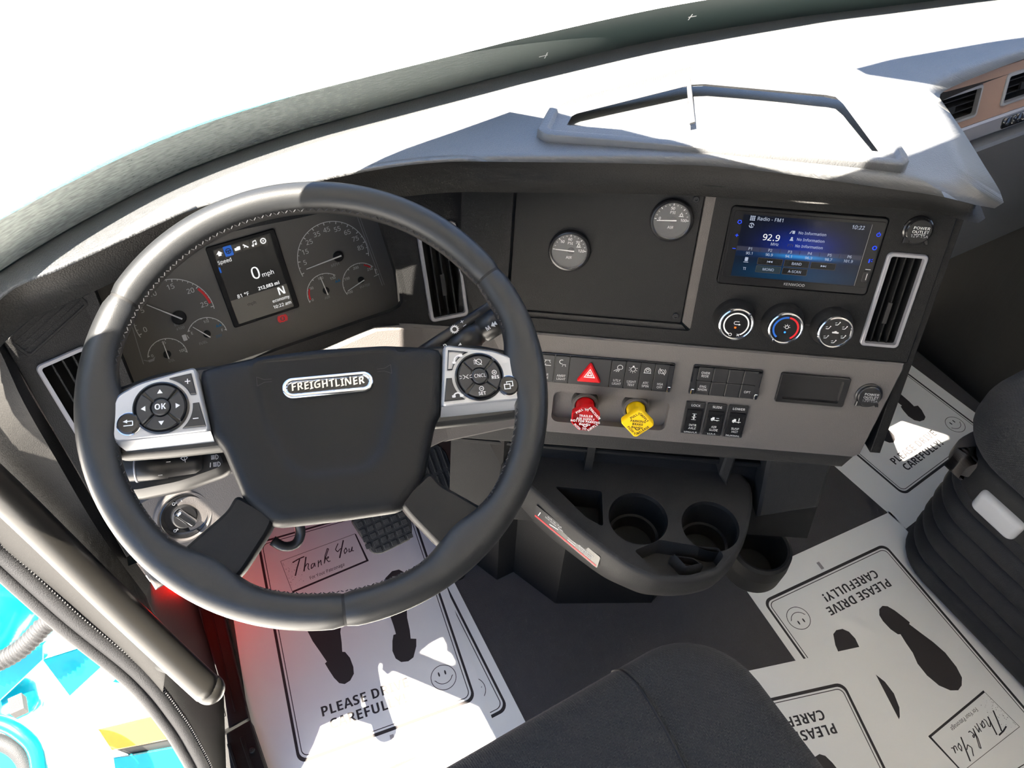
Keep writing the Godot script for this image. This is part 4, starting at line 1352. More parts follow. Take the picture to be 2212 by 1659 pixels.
func build_steering() -> void:
	var w := thing("steering_wheel", "black leather steering wheel with silver button pads", "steering wheel", WH)
	var big := 211.5
	for q in [[31.0, 148.6], [149.4, 269.6], [-89.6, 30.2]]:
		var st := begin()
		arc_rim(st, q[0], q[1], big, 16.6)
		var o := done(st, w, "leather_rim", M.leather)
	var core := begin()
	arc_rim(core, 0.0, 360.0, big, 14.6)
	done(core, w, "rim_core", M.dark)
	# stitching along the inside of the rim
	var st := begin()
	st.set_smooth_group(-1)
	for i in 300:
		var a := TAU * i / 300.0
		var deg := rad_to_deg(a)
		var skip := false
		for s in [0.0, 180.0, 234.0, 306.0, 360.0]:
			if absf(deg - s) < 10.5:
				skip = true
		if skip:
			continue
		var rr := big - 16.4
		var z := 6.0
		var p := Vector3(cos(a) * rr, sin(a) * rr, z)
		var t := Vector3(-sin(a), cos(a), 0)
		var u := Vector3(-cos(a) * 0.35, -sin(a) * 0.35, -0.94)
		var out := Vector3(-cos(a) * 0.94, -sin(a) * 0.94, 0.35)
		var dirs := [(t * 0.8 + u).normalized(), (t * 0.8 - u).normalized()]
		var v: Vector3 = dirs[i % 2]
		var n: Vector3 = v.cross(out).normalized() * 0.45
		var c0 := p + out * 0.2 - v * 1.9
		var c1 := p + out * 0.2 + v * 1.9
		var m0 := out * 0.7
		quad(st, (c0 - n) * MM, (c0 + m0) * MM, (c1 + m0) * MM, (c1 - n) * MM)
		quad(st, (c0 + m0) * MM, (c0 + n) * MM, (c1 + n) * MM, (c1 + m0) * MM)
	done(st, w, "stitching", M.thread).set_meta("kind", "stuff")
	# padded hub, its outline and the shield pressed into it
	var half := [Vector2(0, 45), Vector2(62, 43), Vector2(120, 34), Vector2(112, -34), Vector2(103, -47), Vector2(87, -97), Vector2(83, -104), Vector2(61, -128), Vector2(0, -129)]
	var outline := PackedVector2Array()
	for v in half:
		outline.append(Vector2(v.x + 3, v.y))
	for i in range(half.size() - 2, 0, -1):
		outline.append(Vector2(3 - half[i].x, half[i].y))
	outline = rounded(outline, 9.0)
	var shield := rounded(PackedVector2Array([Vector2(-66, 33), Vector2(-61, -22), Vector2(-42, -70), Vector2(-26, -84), Vector2(4, -85), Vector2(34, -84), Vector2(50, -70), Vector2(68, -22), Vector2(74, 33)]), 14.0)
	var c := Vector2(3, -35)
	var rows := []
	for q in [["o", 10.0, -44.0], ["o", 2.0, -30.0], ["o", 0.0, -12.0], ["o", 0.6, -4.0], ["o", 3.0, 2.6], ["o", 7.0, 6.2], ["o", 13.0, 8.2], ["s", -7.0, 9.6], ["s", -2.0, 9.0], ["s", 3.0, 5.0], ["s", 9.0, 2.4], ["s", 22.0, 2.8], ["s", 44.0, 3.6]]:
		var row := []
		for k in 120:
			var a := TAU * k / 120.0
			var p := ray_out(outline if q[0] == "o" else shield, c, a)
			var d := p - c
			var e := c + d.normalized() * maxf(2.0, d.length() - q[1])
			var zz: float = q[2]
			if q[0] == "s" and e.y > 12.0:   # the shield runs out flat towards the top
				zz = lerpf(zz, 8.4, clampf((e.y - 12.0) / 22.0, 0.0, 1.0))
			row.append(Vector3(e.x, e.y, zz) * MM)
		rows.append(row)
	var last := []
	for k in 120:
		last.append(Vector3(c.x, c.y, 3.6) * MM)
	rows.append(last)
	st = begin()
	grid(st, rows, true)
	var hub := done(st, w, "hub_cover", M.leather_hub)
	for q in [[63.0, 14.0, 1.0], [-57.0, 14.0, -1.0]]:   # pressed horn outlines
		var x: float = q[0]
		var y: float = q[1]
		var s: float = q[2]
		marks(hub, "horn_sign", M.thread, [bar(Vector2(x - 9 * s, y + 1.2), Vector2(x - 2 * s, y + 1.2), 0.4), bar(Vector2(x - 9 * s, y - 1.4), Vector2(x - 2 * s, y - 1.4), 0.4), bar(Vector2(x - 2 * s, y + 1.2), Vector2(x + 5 * s, y + 4.6), 0.4), bar(Vector2(x - 2 * s, y - 1.4), Vector2(x + 5 * s, y - 4.6), 0.4), bar(Vector2(x + 5 * s, y + 4.6), Vector2(x + 5 * s, y - 4.6), 0.4)], 8.6)
	# maker's badge
	st = begin()
	var p0 := rrect(-38.5, -5.5, 48.5, 14.0, 9.6, 10)
	rows = []
	for q in [[-1.0, 3.0], [-1.0, 7.4], [0.0, 8.8], [1.6, 9.4], [3.2, 8.8], [4.4, 7.2], [5.0, 6.6]]:
		var row := []
		for v in inset(ccw(p0), q[0]):
			row.append(Vector3(v.x, v.y, q[1]) * MM)
		rows.append(row)
	grid(st, rows, true)
	var badge := done(st, hub, "badge", M.chrome)
	badge.set_meta("label", "chrome oval badge")
	slab(hub, "badge_field", M.gloss, rrect(-34, -1, 44, 9.5, 5.2, 8), 5, 7.0)
	txt(hub, "FREIGHTLINER", 7.4, 5, 4.2, 7.8, M.chrome, {"bold": true, "italic": true, "depth": 1.4, "stretch": 0.98, "step": 2.0})
	# arms behind the pads and the two lower spokes
	for s in [-1.0, 1.0]:
		var arm := PackedVector2Array()
		for v in [Vector2(100, 40), Vector2(160, 36), Vector2(206, 22), Vector2(210, -20), Vector2(200, -44), Vector2(150, -46), Vector2(96, -46)]:
			arm.append(Vector2(3 + s * v.x, v.y))
		slab(w, "spoke", M.leather, rounded(ccw(arm), 10.0), -24, -6, 4.0)
		var low := PackedVector2Array()
		for v in [Vector2(92, -92), Vector2(100, -106), Vector2(146, -140), Vector2(150, -160), Vector2(118, -184), Vector2(92, -166), Vector2(66, -132), Vector2(58, -118)]:
			low.append(Vector2(3 + s * v.x, v.y))
		slab(w, "spoke", M.leather_hub, rounded(ccw(low), 8.0), -24, 3, 3.0)
		var seam := PackedVector2Array([Vector2(3 + s * 145, -141), Vector2(3 + s * 146.5, -142), Vector2(3 + s * 97, -170.5), Vector2(3 + s * 95.5, -169.5)])
		marks(w, "spoke_seam", M.dark, [ccw(seam)], 3.3)
		pad(w, s)
	# column shroud behind the wheel
	var k := thing("steering_column", "grey plastic shroud of the steering column behind the wheel", "steering column", WH)
	st = begin()
	rows = []
	for q in [[-42.0, 62.0, 58.0], [-60.0, 84.0, 74.0], [-110.0, 90.0, 78.0], [-160.0, 92.0, 80.0], [-215.0, 96.0, 84.0]]:
		var row := []
		for a in 36:
			var t := TAU * a / 36.0
			var e := 0.72
			row.append(Vector3(3 + signf(cos(t)) * pow(absf(cos(t)), e) * q[1], -18 + signf(sin(t)) * pow(absf(sin(t)), e) * q[2], q[0]) * MM)
		rows.append(row)
	rows.reverse()
	grid(st, rows, true)
	done(st, k, "shroud", M.shroud)
	slab(k, "shroud_cap", M.black, rrect(-58, -78, 64, 42, 20), -44, -40, 2.0)

func mirrored(poly: Array, s: float) -> PackedVector2Array:
	var p := PackedVector2Array()
	for v in poly:
		p.append(Vector2(3 + s * v.x, v.y))
	return ccw(p)

func pad(w: Node3D, s: float) -> void:
	var label := "silver pad with a direction key, left of the hub" if s < 0 else "silver pad with cruise and phone keys, right of the hub"
	var top := rounded(mirrored([Vector2(121, 35), Vector2(172, 24), Vector2(192, 14), Vector2(197, 2), Vector2(199, -15), Vector2(196, -31.5), Vector2(110.5, -30.5)], s), 5.0)
	var st := begin()
	plate(st, top, -8, 8, 2.2)
	# bright chin sloping back under the pad
	st.set_smooth_group(-1)
	var chin := [Vector3(3 + s * 110.5, -30.0, 6.6), Vector3(3 + s * 195.5, -31.0, 6.6), Vector3(3 + s * 186, -41, -10), Vector3(3 + s * 109.5, -40.5, -10)]
	for i in 4:
		chin[i] = chin[i] * MM
	if s > 0:
		quad(st, chin[3], chin[2], chin[1], chin[0])
	else:
		quad(st, chin[0], chin[1], chin[2], chin[3])
	var p := done(st, w, "button_pad", M.silver)
	p.set_meta("label", label)
	var c := Vector2(3 + s * 153, -3)
	st = begin()
	lathe(st, [Vector2(25.4, 7.4), Vector2(25.2, 10.0), Vector2(23.8, 10.8), Vector2(22.2, 9.0), Vector2(0, 8.6)], 56, c)
	done(st, p, "dial_ring", M.gloss)
	for i in 4:
		var sector := band(c.x, c.y, 8.8, 21.8, 45 + 90 * i + 4.0, 135 + 90 * i - 4.0, 16)
		slab(p, "direction_key", M.button, sector, 8, 11.4, 0.8)
	st = begin()
	lathe(st, [Vector2(8.2, 8), Vector2(8.0, 11.6), Vector2(6.8, 12.6), Vector2(0, 13.0)], 32, c)
	done(st, p, "centre_key", M.button)
	st = begin()
	lathe(st, [Vector2(11.2, 6), Vector2(11.0, 8.6), Vector2(10.2, 8.9)], 40, Vector2(3 + s * 182, -15.5))
	done(st, p, "key_ring", M.chrome)
	st = begin()
	lathe(st, [Vector2(10.4, 6), Vector2(10.2, 10.2), Vector2(8.6, 11.2), Vector2(0, 10.6)], 40, Vector2(3 + s * 182, -15.5))
	done(st, p, "round_key", M.gloss)
	for q in [[Vector2(145, 24), Vector2(124.5, 28), Vector2(121, 7), Vector2(130, 7)], [Vector2(129, -2), Vector2(119, -1.5), Vector2(114, -25), Vector2(138, -25)]]:
		var corner := mirrored(q, s)
		for rest in Geometry2D.clip_polygons(corner, disc(c.x, c.y, 28.5, 48)):
			slab(p, "corner_key", M.button, rest, 6, 10.6, 0.7)
	var z := 11.7
	if s < 0:
		txt(p, "OK", 5.4, c.x, c.y, 13.2, M.white, {"bold": true})
		for i in 4:
			var a := i * PI * 0.5
			var d := Vector2(cos(a), sin(a))
			var n := Vector2(-d.y, d.x)
			marks(p, "arrow", M.white, [PackedVector2Array([c + d * 17.4, c + d * 13.4 + n * 2.5, c + d * 13.4 - n * 2.5])], z)
		marks(p, "plus_sign", M.white, [bar(Vector2(-127.5, 20), Vector2(-122.5, 20), 0.8), bar(Vector2(-125, 17.5), Vector2(-125, 22.5), 0.8)], 10.9)
		marks(p, "minus_sign", M.white, [bar(Vector2(-122, -17), Vector2(-117, -17), 0.8)], 10.9)
		marks(p, "return_sign", M.white, [bar(Vector2(-183, -17.6), Vector2(-175, -17.6), 0.9), bar(Vector2(-175, -17.6), Vector2(-175, -13.6), 0.9), bar(Vector2(-175, -13.6), Vector2(-180, -13.6), 0.9), PackedVector2Array([Vector2(-183.4, -13.6), Vector2(-179.6, -15.4), Vector2(-179.6, -11.8)])], 11.5)
	else:
		txt(p, "CNCL", 3.6, c.x, c.y, 13.2, M.white)
		txt(p, "SET", 3.2, c.x, c.y - 18.4, z, M.white, {"bold": true})
		marks(p, "minus_sign", M.white, [band(c.x, c.y - 13.2, 1.9, 2.5, 0, 360, 20), bar(Vector2(c.x - 1.1, c.y - 13.2), Vector2(c.x + 1.1, c.y - 13.2), 0.5)], z)
		txt(p, "RES", 3.2, c.x + 15.8, c.y - 2.8, z, M.white, {"bold": true})
		marks(p, "plus_sign", M.white, [band(c.x + 15.4, c.y + 2.4, 1.9, 2.5, 0, 360, 20), bar(Vector2(c.x + 14.3, c.y + 2.4), Vector2(c.x + 16.5, c.y + 2.4), 0.5), bar(Vector2(c.x + 15.4, c.y + 1.3), Vector2(c.x + 15.4, c.y + 3.5), 0.5)], z)
		marks(p, "lamp_off_sign", M.white, [band(c.x + 1, c.y + 15, 2.6, 3.2, 0, 360, 20), bar(Vector2(c.x - 3.6, c.y + 18.6), Vector2(c.x + 4, c.y + 11.4), 0.5), bar(Vector2(c.x - 4.4, c.y + 16.6), Vector2(c.x - 1.6, c.y + 16.6), 0.5), bar(Vector2(c.x - 4.4, c.y + 15), Vector2(c.x - 1.8, c.y + 15), 0.5), bar(Vector2(c.x - 4.4, c.y + 13.4), Vector2(c.x - 1.6, c.y + 13.4), 0.5)], z)
		marks(p, "marker_sign", M.white, [band(c.x - 17.4, c.y + 0.6, 1.7, 2.2, -90, 90, 10), band(c.x - 11.4, c.y + 0.6, 1.7, 2.2, 90, 270, 10), bar(Vector2(c.x - 16.6, c.y + 2.4), Vector2(c.x - 12.2, c.y - 1.4), 0.5), bar(Vector2(c.x - 21, c.y + 2.2), Vector2(c.x - 18.4, c.y + 1.4), 0.5), bar(Vector2(c.x - 21, c.y - 1), Vector2(c.x - 18.4, c.y - 0.2), 0.5), bar(Vector2(c.x - 10.4, c.y + 1.4), Vector2(c.x - 8, c.y + 2.2), 0.5), bar(Vector2(c.x - 10.4, c.y - 0.2), Vector2(c.x - 8, c.y - 1), 0.5)], z)
		marks(p, "phone_sign", M.white, [band(137.5, 15.5, 4.6, 6.0, 75, 190, 14), rrect(130.0, 12.6, 133.6, 15.2, 0.8, 2), rrect(137.4, 19.2, 141.2, 22.2, 0.8, 2)], 10.9)
		marks(p, "hang_up_sign", M.white, [band(131, -22.4, 3.6, 5.0, 15, 165, 14), rrect(125.2, -22.6, 128.8, -20.0, 0.6, 2), rrect(133.2, -22.6, 136.8, -20.0, 0.6, 2)], 10.9)
		var st2 := begin()
		plate(st2, PackedVector2Array([Vector2(179.6, -19.6), Vector2(186.2, -19.6), Vector2(186.2, -14), Vector2(179.6, -14)]), 11.0, 11.6, 0.0, [PackedVector2Array([Vector2(180.4, -18.8), Vector2(185.4, -18.8), Vector2(185.4, -14.8), Vector2(180.4, -14.8)])])
		plate(st2, PackedVector2Array([Vector2(182.2, -13.6), Vector2(182.2, -11.4), Vector2(189.2, -11.4), Vector2(189.2, -17), Vector2(186.8, -17), Vector2(186.8, -16.2), Vector2(188.4, -16.2), Vector2(188.4, -12.2), Vector2(183, -12.2), Vector2(183, -13.6)]), 11.0, 11.6)
		done(st2, p, "windows_sign", M.white)

# ---------------------------------------------------------------- stalks behind the wheel and the light switch

func lever(k: Node3D, called: String, a: Vector3, b: Vector3, prof: Array, m: Material, flat := 1.0) -> MeshInstance3D:
	# turned lever from a to b in wheel millimetres; prof: position 0..1 and radius
	var path := (b - a)
	var z := path.normalized()
	var x := Vector3(0, 0, 1).cross(z).normalized()
	var y := z.cross(x)
	var st := begin()
	var rows := []
	for q in prof:
		var row := []
		for i in 32:
			var t := TAU * i / 32.0
			row.append((a + path * q[0] + x * cos(t) * q[1] + y * sin(t) * q[1] * flat) * MM)
		rows.append(row)
	grid(st, rows, true)
	return done(st, k, called, m)

func build_stalks() -> void:
	# left: lamps and wipers
	var k := thing("lamp_stalk", "thick black lamp and wiper stalk left of the column", "stalk", WH)
	var f := Transform3D(Basis(Vector3(0, 0, 1), deg_to_rad(0)), Vector3(0, 0, -70) * MM)
	slab(k, "body", M.satin, rounded(PackedVector2Array([Vector2(-214, -33), Vector2(-180, -29), Vector2(-118, -28), Vector2(-104, -38), Vector2(-101, -52), Vector2(-110, -60), Vector2(-150, -70), Vector2(-196, -74), Vector2(-214, -68)]), 9.0), -20, 8, 7.0, [], f)
	var a := Vector3(-218, -46, -58)
	var b := Vector3(-128, -47, -58)
	lever(k, "twist_barrel", a, b, [[0.0, 0.1], [0.0, 11.0], [0.10, 11.6], [0.16, 12.0], [0.30, 13.0], [0.31, 13.6], [0.62, 13.2], [0.625, 12.4], [0.92, 11.0], [1.0, 7.0], [1.0, 0.1]], M.satin, 0.8)
	lever(k, "barrel_ring", a.lerp(b, 0.30), a.lerp(b, 0.322), [[0.0, 13.0], [0.0, 13.9], [1.0, 13.9], [1.0, 13.0]], M.satin_silver, 0.8)
	var z := -46.6
	marks(k, "wiper_sign", M.white, [band(-143, -46, 4.2, 4.8, 40, 140, 12), band(-143, -46, 1.0, 1.6, 40, 140, 8), bar(Vector2(-146, -43), Vector2(-144, -45), 0.5), bar(Vector2(-140, -43), Vector2(-142, -45), 0.5), bar(Vector2(-143, -42), Vector2(-142, -47.4), 0.5)], z)
	marks(k, "speed_marks", M.white, [bar(Vector2(-162.6, -36.6), Vector2(-158.4, -36.6), 0.6), bar(Vector2(-161.2, -40.4), Vector2(-157.2, -40.4), 0.6), bar(Vector2(-160, -45), Vector2(-156, -45), 0.5), bar(Vector2(-168, -57.4), Vector2(-164, -57.4), 0.5)], z)
	for i in 3:
		var o := Vector2(-117.0 + 1.6 * i, -35.0 - 7.6 * i)
		marks(k, "lamp_sign", M.white, [band(o.x, o.y, 2.0, 2.6, -90, 90, 10), bar(o + Vector2(0, -2.4), o + Vector2(0, 2.4), 0.6), bar(o + Vector2(-4.6, 1.8), o + Vector2(-1, 1.8), 0.6), bar(o + Vector2(-4.6, 0.6), o + Vector2(-1, 0.6), 0.6), bar(o + Vector2(-4.6, -0.6), o + Vector2(-1, -0.6), 0.6), bar(o + Vector2(-4.6, -1.8), o + Vector2(-1, -1.8), 0.6)] + ([] if i == 1 else [bar(o + Vector2(-7.6, -2.4), o + Vector2(-7.0, 2.4), 0.8)]), -61.6)
	marks(k, "turn_sign", M.white, [bar(Vector2(-176, -31.6), Vector2(-166, -31.6), 0.5), bar(Vector2(-176, -36), Vector2(-166, -36), 0.5), PackedVector2Array([Vector2(-174.6, -33.8), Vector2(-172, -35), Vector2(-172, -32.6)]), PackedVector2Array([Vector2(-167.4, -33.8), Vector2(-170, -32.6), Vector2(-170, -35)])], -61.4)
	# right: gear selector with the engine brake lever above it
	k = thing("gear_stalk", "black gear selector stalk marked D and N right of the column", "stalk", WH)
	a = Vector3(104, 34, -84)
	b = Vector3(215, 88, -60)
	lever(k, "twist_barrel", a, b, [[0.0, 0.1], [0.0, 12.0], [0.38, 13.2], [0.385, 14.4], [0.61, 14.4], [0.62, 13.0], [0.665, 13.0], [0.67, 15.4], [1.0, 15.8], [1.02, 12.0], [1.02, 0.1]], M.satin)
	var tilt := Basis(Vector3.BACK, (b - a).angle_to(Vector3.RIGHT))
	var dir := (b - a).normalized()
	var up := Vector3(-dir.y, dir.x, 0).normalized()
	var out := dir.cross(up).normalized()
	var bf := Basis(dir, up, out)
	var sf := Transform3D(bf, a * MM)
	txt(k, "D", 4.6, 0, 0, 0, M.white, {"bold": true, "rot": 0}).transform = sf * Transform3D(Basis(Vector3.BACK, deg_to_rad(-8)), Vector3(40, 5, 13.6) * MM)
	txt(k, "N", 4.6, 0, 0, 0, M.white, {"bold": true}).transform = sf * Transform3D(Basis(Vector3.BACK, deg_to_rad(-8)), Vector3(40, -6, 13.0) * MM)
	marks(k, "pointer_sign", M.white, [PackedVector2Array([Vector2(52, -3), Vector2(56, -1.4), Vector2(56, -4.6)])], 15.2, sf)
	txt(k, "M", 4.6, 0, 0, 0, M.white, {"bold": true}).transform = sf * Transform3D(Basis(), Vector3(91, -5, 16.2) * MM)
	marks(k, "mode_sign", M.white, [PackedVector2Array([Vector2(95, -5), Vector2(99, -1.6), Vector2(99, -8.4)]), PackedVector2Array([Vector2(98, -5), Vector2(102, -2.4), Vector2(102, -7.6)])], 16.4, sf)
	txt(k, "A", 4.6, 0, 0, 0, M.white, {"bold": true}).transform = sf * Transform3D(Basis(), Vector3(108, -5, 16.2) * MM)
	var e0 := Vector3(106, 50, -72)
	var e1 := Vector3(206, 104, -58)
	var fl := lever(k, "retarder_lever", e0, e1, [[0.0, 0.1], [0.0, 8.0], [0.3, 7.0], [0.7, 6.4], [0.92, 6.0], [1.0, 3.0], [1.0, 0.1]], M.satin, 0.8)
	var d2 := (e1 - e0).normalized()
	var u2 := Vector3(-d2.y, d2.x, 0).normalized()
	var lf := Transform3D(Basis(d2, u2, d2.cross(u2).normalized()), e0 * MM)
	var gear := [band(48, 0, 2.6, 4.2, 0, 360, 28)]
	for i in 14:
		var t := TAU * i / 14.0
		gear.append(bar(Vector2(48, 0) + Vector2(cos(t), sin(t)) * 4.0, Vector2(48, 0) + Vector2(cos(t), sin(t)) * 5.2, 0.9))
	gear.append_array([bar(Vector2(58, 2.4), Vector2(62, 2.4), 0.7), bar(Vector2(60, 0.4), Vector2(60, 4.4), 0.7), bar(Vector2(58, -3), Vector2(62, -3), 0.7)])
	marks(fl, "retarder_sign", M.white, gear, 6.0, lf)
	# head lamp switch on the pale panel
	var s := thing("lamp_switch", "round black rotary head lamp switch with a bright grip left of the column", "switch", on(LV, -16, -247, 6))
	var st := begin()
	lathe(st, [Vector2(35, 0), Vector2(34, 4), Vector2(31, 6), Vector2(28.5, 4), Vector2(27, -2), Vector2(26, -2)], 56)
	done(st, s, "surround", M.grey)
	st = begin()
	lathe(st, [Vector2(28.6, -1), Vector2(28.4, 4), Vector2(27, 5), Vector2(22, 1), Vector2(0, 1)], 56)
	done(st, s, "dial", M.gloss)
	st = begin()
	lathe(st, [Vector2(15, 0), Vector2(14.6, 6), Vector2(13, 7), Vector2(0, 7)], 44)
	done(st, s, "knob", M.satin)
	slab(s, "grip", M.chrome, rrect(-5.5, -14, 5.5, 14, 3.5, 5), 4, 15, 3.0, [], Transform3D(Basis(Vector3.BACK, deg_to_rad(22)), Vector3.ZERO))
	var signs := []
	for a2 in [70.0, 100.0, 40.0, 215.0]:
		var o := Vector2(cos(deg_to_rad(a2)), sin(deg_to_rad(a2))) * 20.5
		signs.append_array([band(o.x, o.y, 1.3, 1.9, 0, 360, 14), bar(o + Vector2(2.2, 0.6), o + Vector2(4, 0.6), 0.5), bar(o + Vector2(2.2, -0.6), o + Vector2(4, -0.6), 0.5)])
	marks(s, "dial_signs", M.print_grey, signs, 2.0)

# ---------------------------------------------------------------- console with cup holders

const PLAN := Basis(Vector3(1, 0, 0), Vector3(0, 0, -1), Vector3(0, 1, 0))   # plan view: x right, y forward, z up

func build_console() -> void:
	var y := 420.0
	var k := thing("cup_holder_console", "dark moulded console with cup holders below the centre stack", "console", Transform3D(PLAN, Vector3.ZERO))
	var out := rounded(PackedVector2Array([Vector2(385, 640), Vector2(400, 585), Vector2(415, 525), Vector2(427, 478), Vector2(443, 433), Vector2(461, 385), Vector2(486, 349), Vector2(528, 322), Vector2(568, 312), Vector2(608, 321), Vector2(655, 345), Vector2(700, 383), Vector2(722, 412), Vector2(716, 452), Vector2(500, 620)]), 14.0)
	out = ccw(out)
	var cup1 := disc(522, 445, 46, 48)
	var cup2 := disc(613, 381, 44.5, 48)
	var bin := rounded(PackedVector2Array([Vector2(438, 556), Vector2(500, 513), Vector2(466, 458), Vector2(452, 482)]), 6.0)
	var notch := rounded(PackedVector2Array([Vector2(484, 402), Vector2(494, 352), Vector2(532, 330), Vector2(572, 321), Vector2(598, 330), Vector2(600, 345), Vector2(574, 362), Vector2(530, 398)]), 5.0)
	var st := begin()
	st.set_smooth_group(-1)
	fill(st, inset(out, 5.0), y, [cup1, cup2, bin, notch])
	done(st, k, "top_plate", M.trim)
	st = begin()
	var rows := []
	for q in [[30.0, 240.0, 75.0], [12.0, 244.0, 75.0], [4.0, 254.0, 72.0], [0.0, 290.0, 48.0], [-3.0, 335.0, 20.0], [-4.0, 372.0, 4.0], [-4.0, 390.0, 0.0], [-2.0, 412.0, 0.0], [0.6, 419.0, 0.0], [5.0, 420.2, 0.0]]:
		var row := []
		for v in inset(out, q[0]):
			row.append(Vector3(v.x + q[2] * 0.22, v.y + q[2], q[1]) * MM)
		rows.append(row)
	grid(st, rows, true)
	done(st, k, "body", M.trim)
	slab(k, "base", M.black, PackedVector2Array([Vector2(430, 640), Vector2(470, 540), Vector2(640, 450), Vector2(730, 480), Vector2(520, 660)]), 0, 250)
	# wells
	for q in [[cup1, 522.0, 445.0, 46.0, 336.0], [cup2, 613.0, 381.0, 44.5, 336.0]]:
		var w := begin()
		lathe(w, [Vector2(q[3], y), Vector2(q[3] - 2.5, y - 6), Vector2(q[3] - 5, q[4] + 30), Vector2(q[3] - 9, q[4] + 29), Vector2(q[3] - 10, q[4]), Vector2(0, q[4])], 48, Vector2(q[1], q[2]))
		done(w, k, "cup_well", M.black)
	st = begin()
	plate(st, bin, y - 60, y - 52)
	var r0 := []
	var r1 := []
	for v in ccw(bin):
		r0.append(Vector3(v.x, v.y, y - 54) * MM)
		r1.append(Vector3(v.x, v.y, y) * MM)
	grid(st, [r1, r0], true)
	done(st, k, "coin_bin", M.black)
	st = begin()
	plate(st, notch, y - 46, y - 40)
	r0 = []
	r1 = []
	for v in ccw(notch):
		r0.append(Vector3(v.x, v.y, y - 42) * MM)
		r1.append(Vector3(v.x, v.y, y) * MM)
	grid(st, [r1, r0], true)
	done(st, k, "mug_slot", M.trim)
	slab(k, "slot_tongue", M.trim, rounded(PackedVector2Array([Vector2(536, 378), Vector2(566, 356), Vector2(572, 336), Vector2(540, 344)]), 6.0), y - 42, y - 14, 5.0)
	# lower pod with the third holder
	st = begin()
	lathe(st, [Vector2(20, 214), Vector2(44, 218), Vector2(52, 232), Vector2(54, 270), Vector2(52, 296), Vector2(47, 300), Vector2(43, 298), Vector2(41, 285), Vector2(36, 226), Vector2(0, 224)], 48, Vector2(736, 352))
	done(st, k, "side_pod", M.black)
	slab(k, "pod_shelf", M.black, PackedVector2Array([Vector2(690, 470), Vector2(700, 400), Vector2(740, 400), Vector2(800, 395), Vector2(810, 440)]), 200, 296, 4.0)
	# engine tunnel beside the pedals
	var tn := thing("engine_tunnel", "dark moulded side of the engine tunnel right of the pedals", "tunnel", Transform3D(PLAN, Vector3.ZERO))
	st = begin()
	plate(st, PackedVector2Array([Vector2(372, 975), Vector2(368, 700), Vector2(392, 640), Vector2(480, 640), Vector2(480, 975)]), 0, 540, 8.0)
	done(st, tn, "side_cover", M.black)
	# instruction decal on the rim
	var a := Vector3(0.411, 0.383, -0.552)
	var b := Vector3(0.449, 0.383, -0.428)
	var h := (b - a).normalized()
	var o := Vector3(h.z, 0, -h.x) * -1.0
	if o.x > 0:
		o = -o
	var u := (Vector3.UP * 0.97 - o * 0.10).normalized()
	u = (u - h * h.dot(u)).normalized()
	var n := h.cross(u)
	var d := thing("decal", "dark instruction decal with a red stripe on the console rim", "sticker", Transform3D(Basis(h, u, n), (a + b) * 0.5 + n * 0.0095))
	slab(d, "film", M.satin, rrect(-66, -15, 66, 15, 3), -0.5, 0.3)
	marks(d, "red_stripe", M.hot_red, [PackedVector2Array([Vector2(-64, -13), Vector2(64, -13), Vector2(64, -9), Vector2(-64, -9)])], 0.6)
	for q in [["Shift Up - Pull", -26, 10, 3.4], ["Shift Down - Push", -26, 5, 2.6], ["Manual Mode", 40, 4, 3.4], ["Long Press", 40, -1, 2.6], ["Auto Mode", 40, -5.5, 3.4]]:
		txt(d, q[0], q[3], q[1], q[2], 0.6, M.print_grey)
	marks(d, "stalk_drawing", M.white, [bar(Vector2(-58, -6), Vector2(-55, 6), 1.6), bar(Vector2(-34, -4), Vector2(-16, 0), 2.0), bar(Vector2(4, -5), Vector2(20, -5), 1.2), bar(Vector2(4, 1), Vector2(20, 1), 0.6)], 0.6)

# ---------------------------------------------------------------- pedals

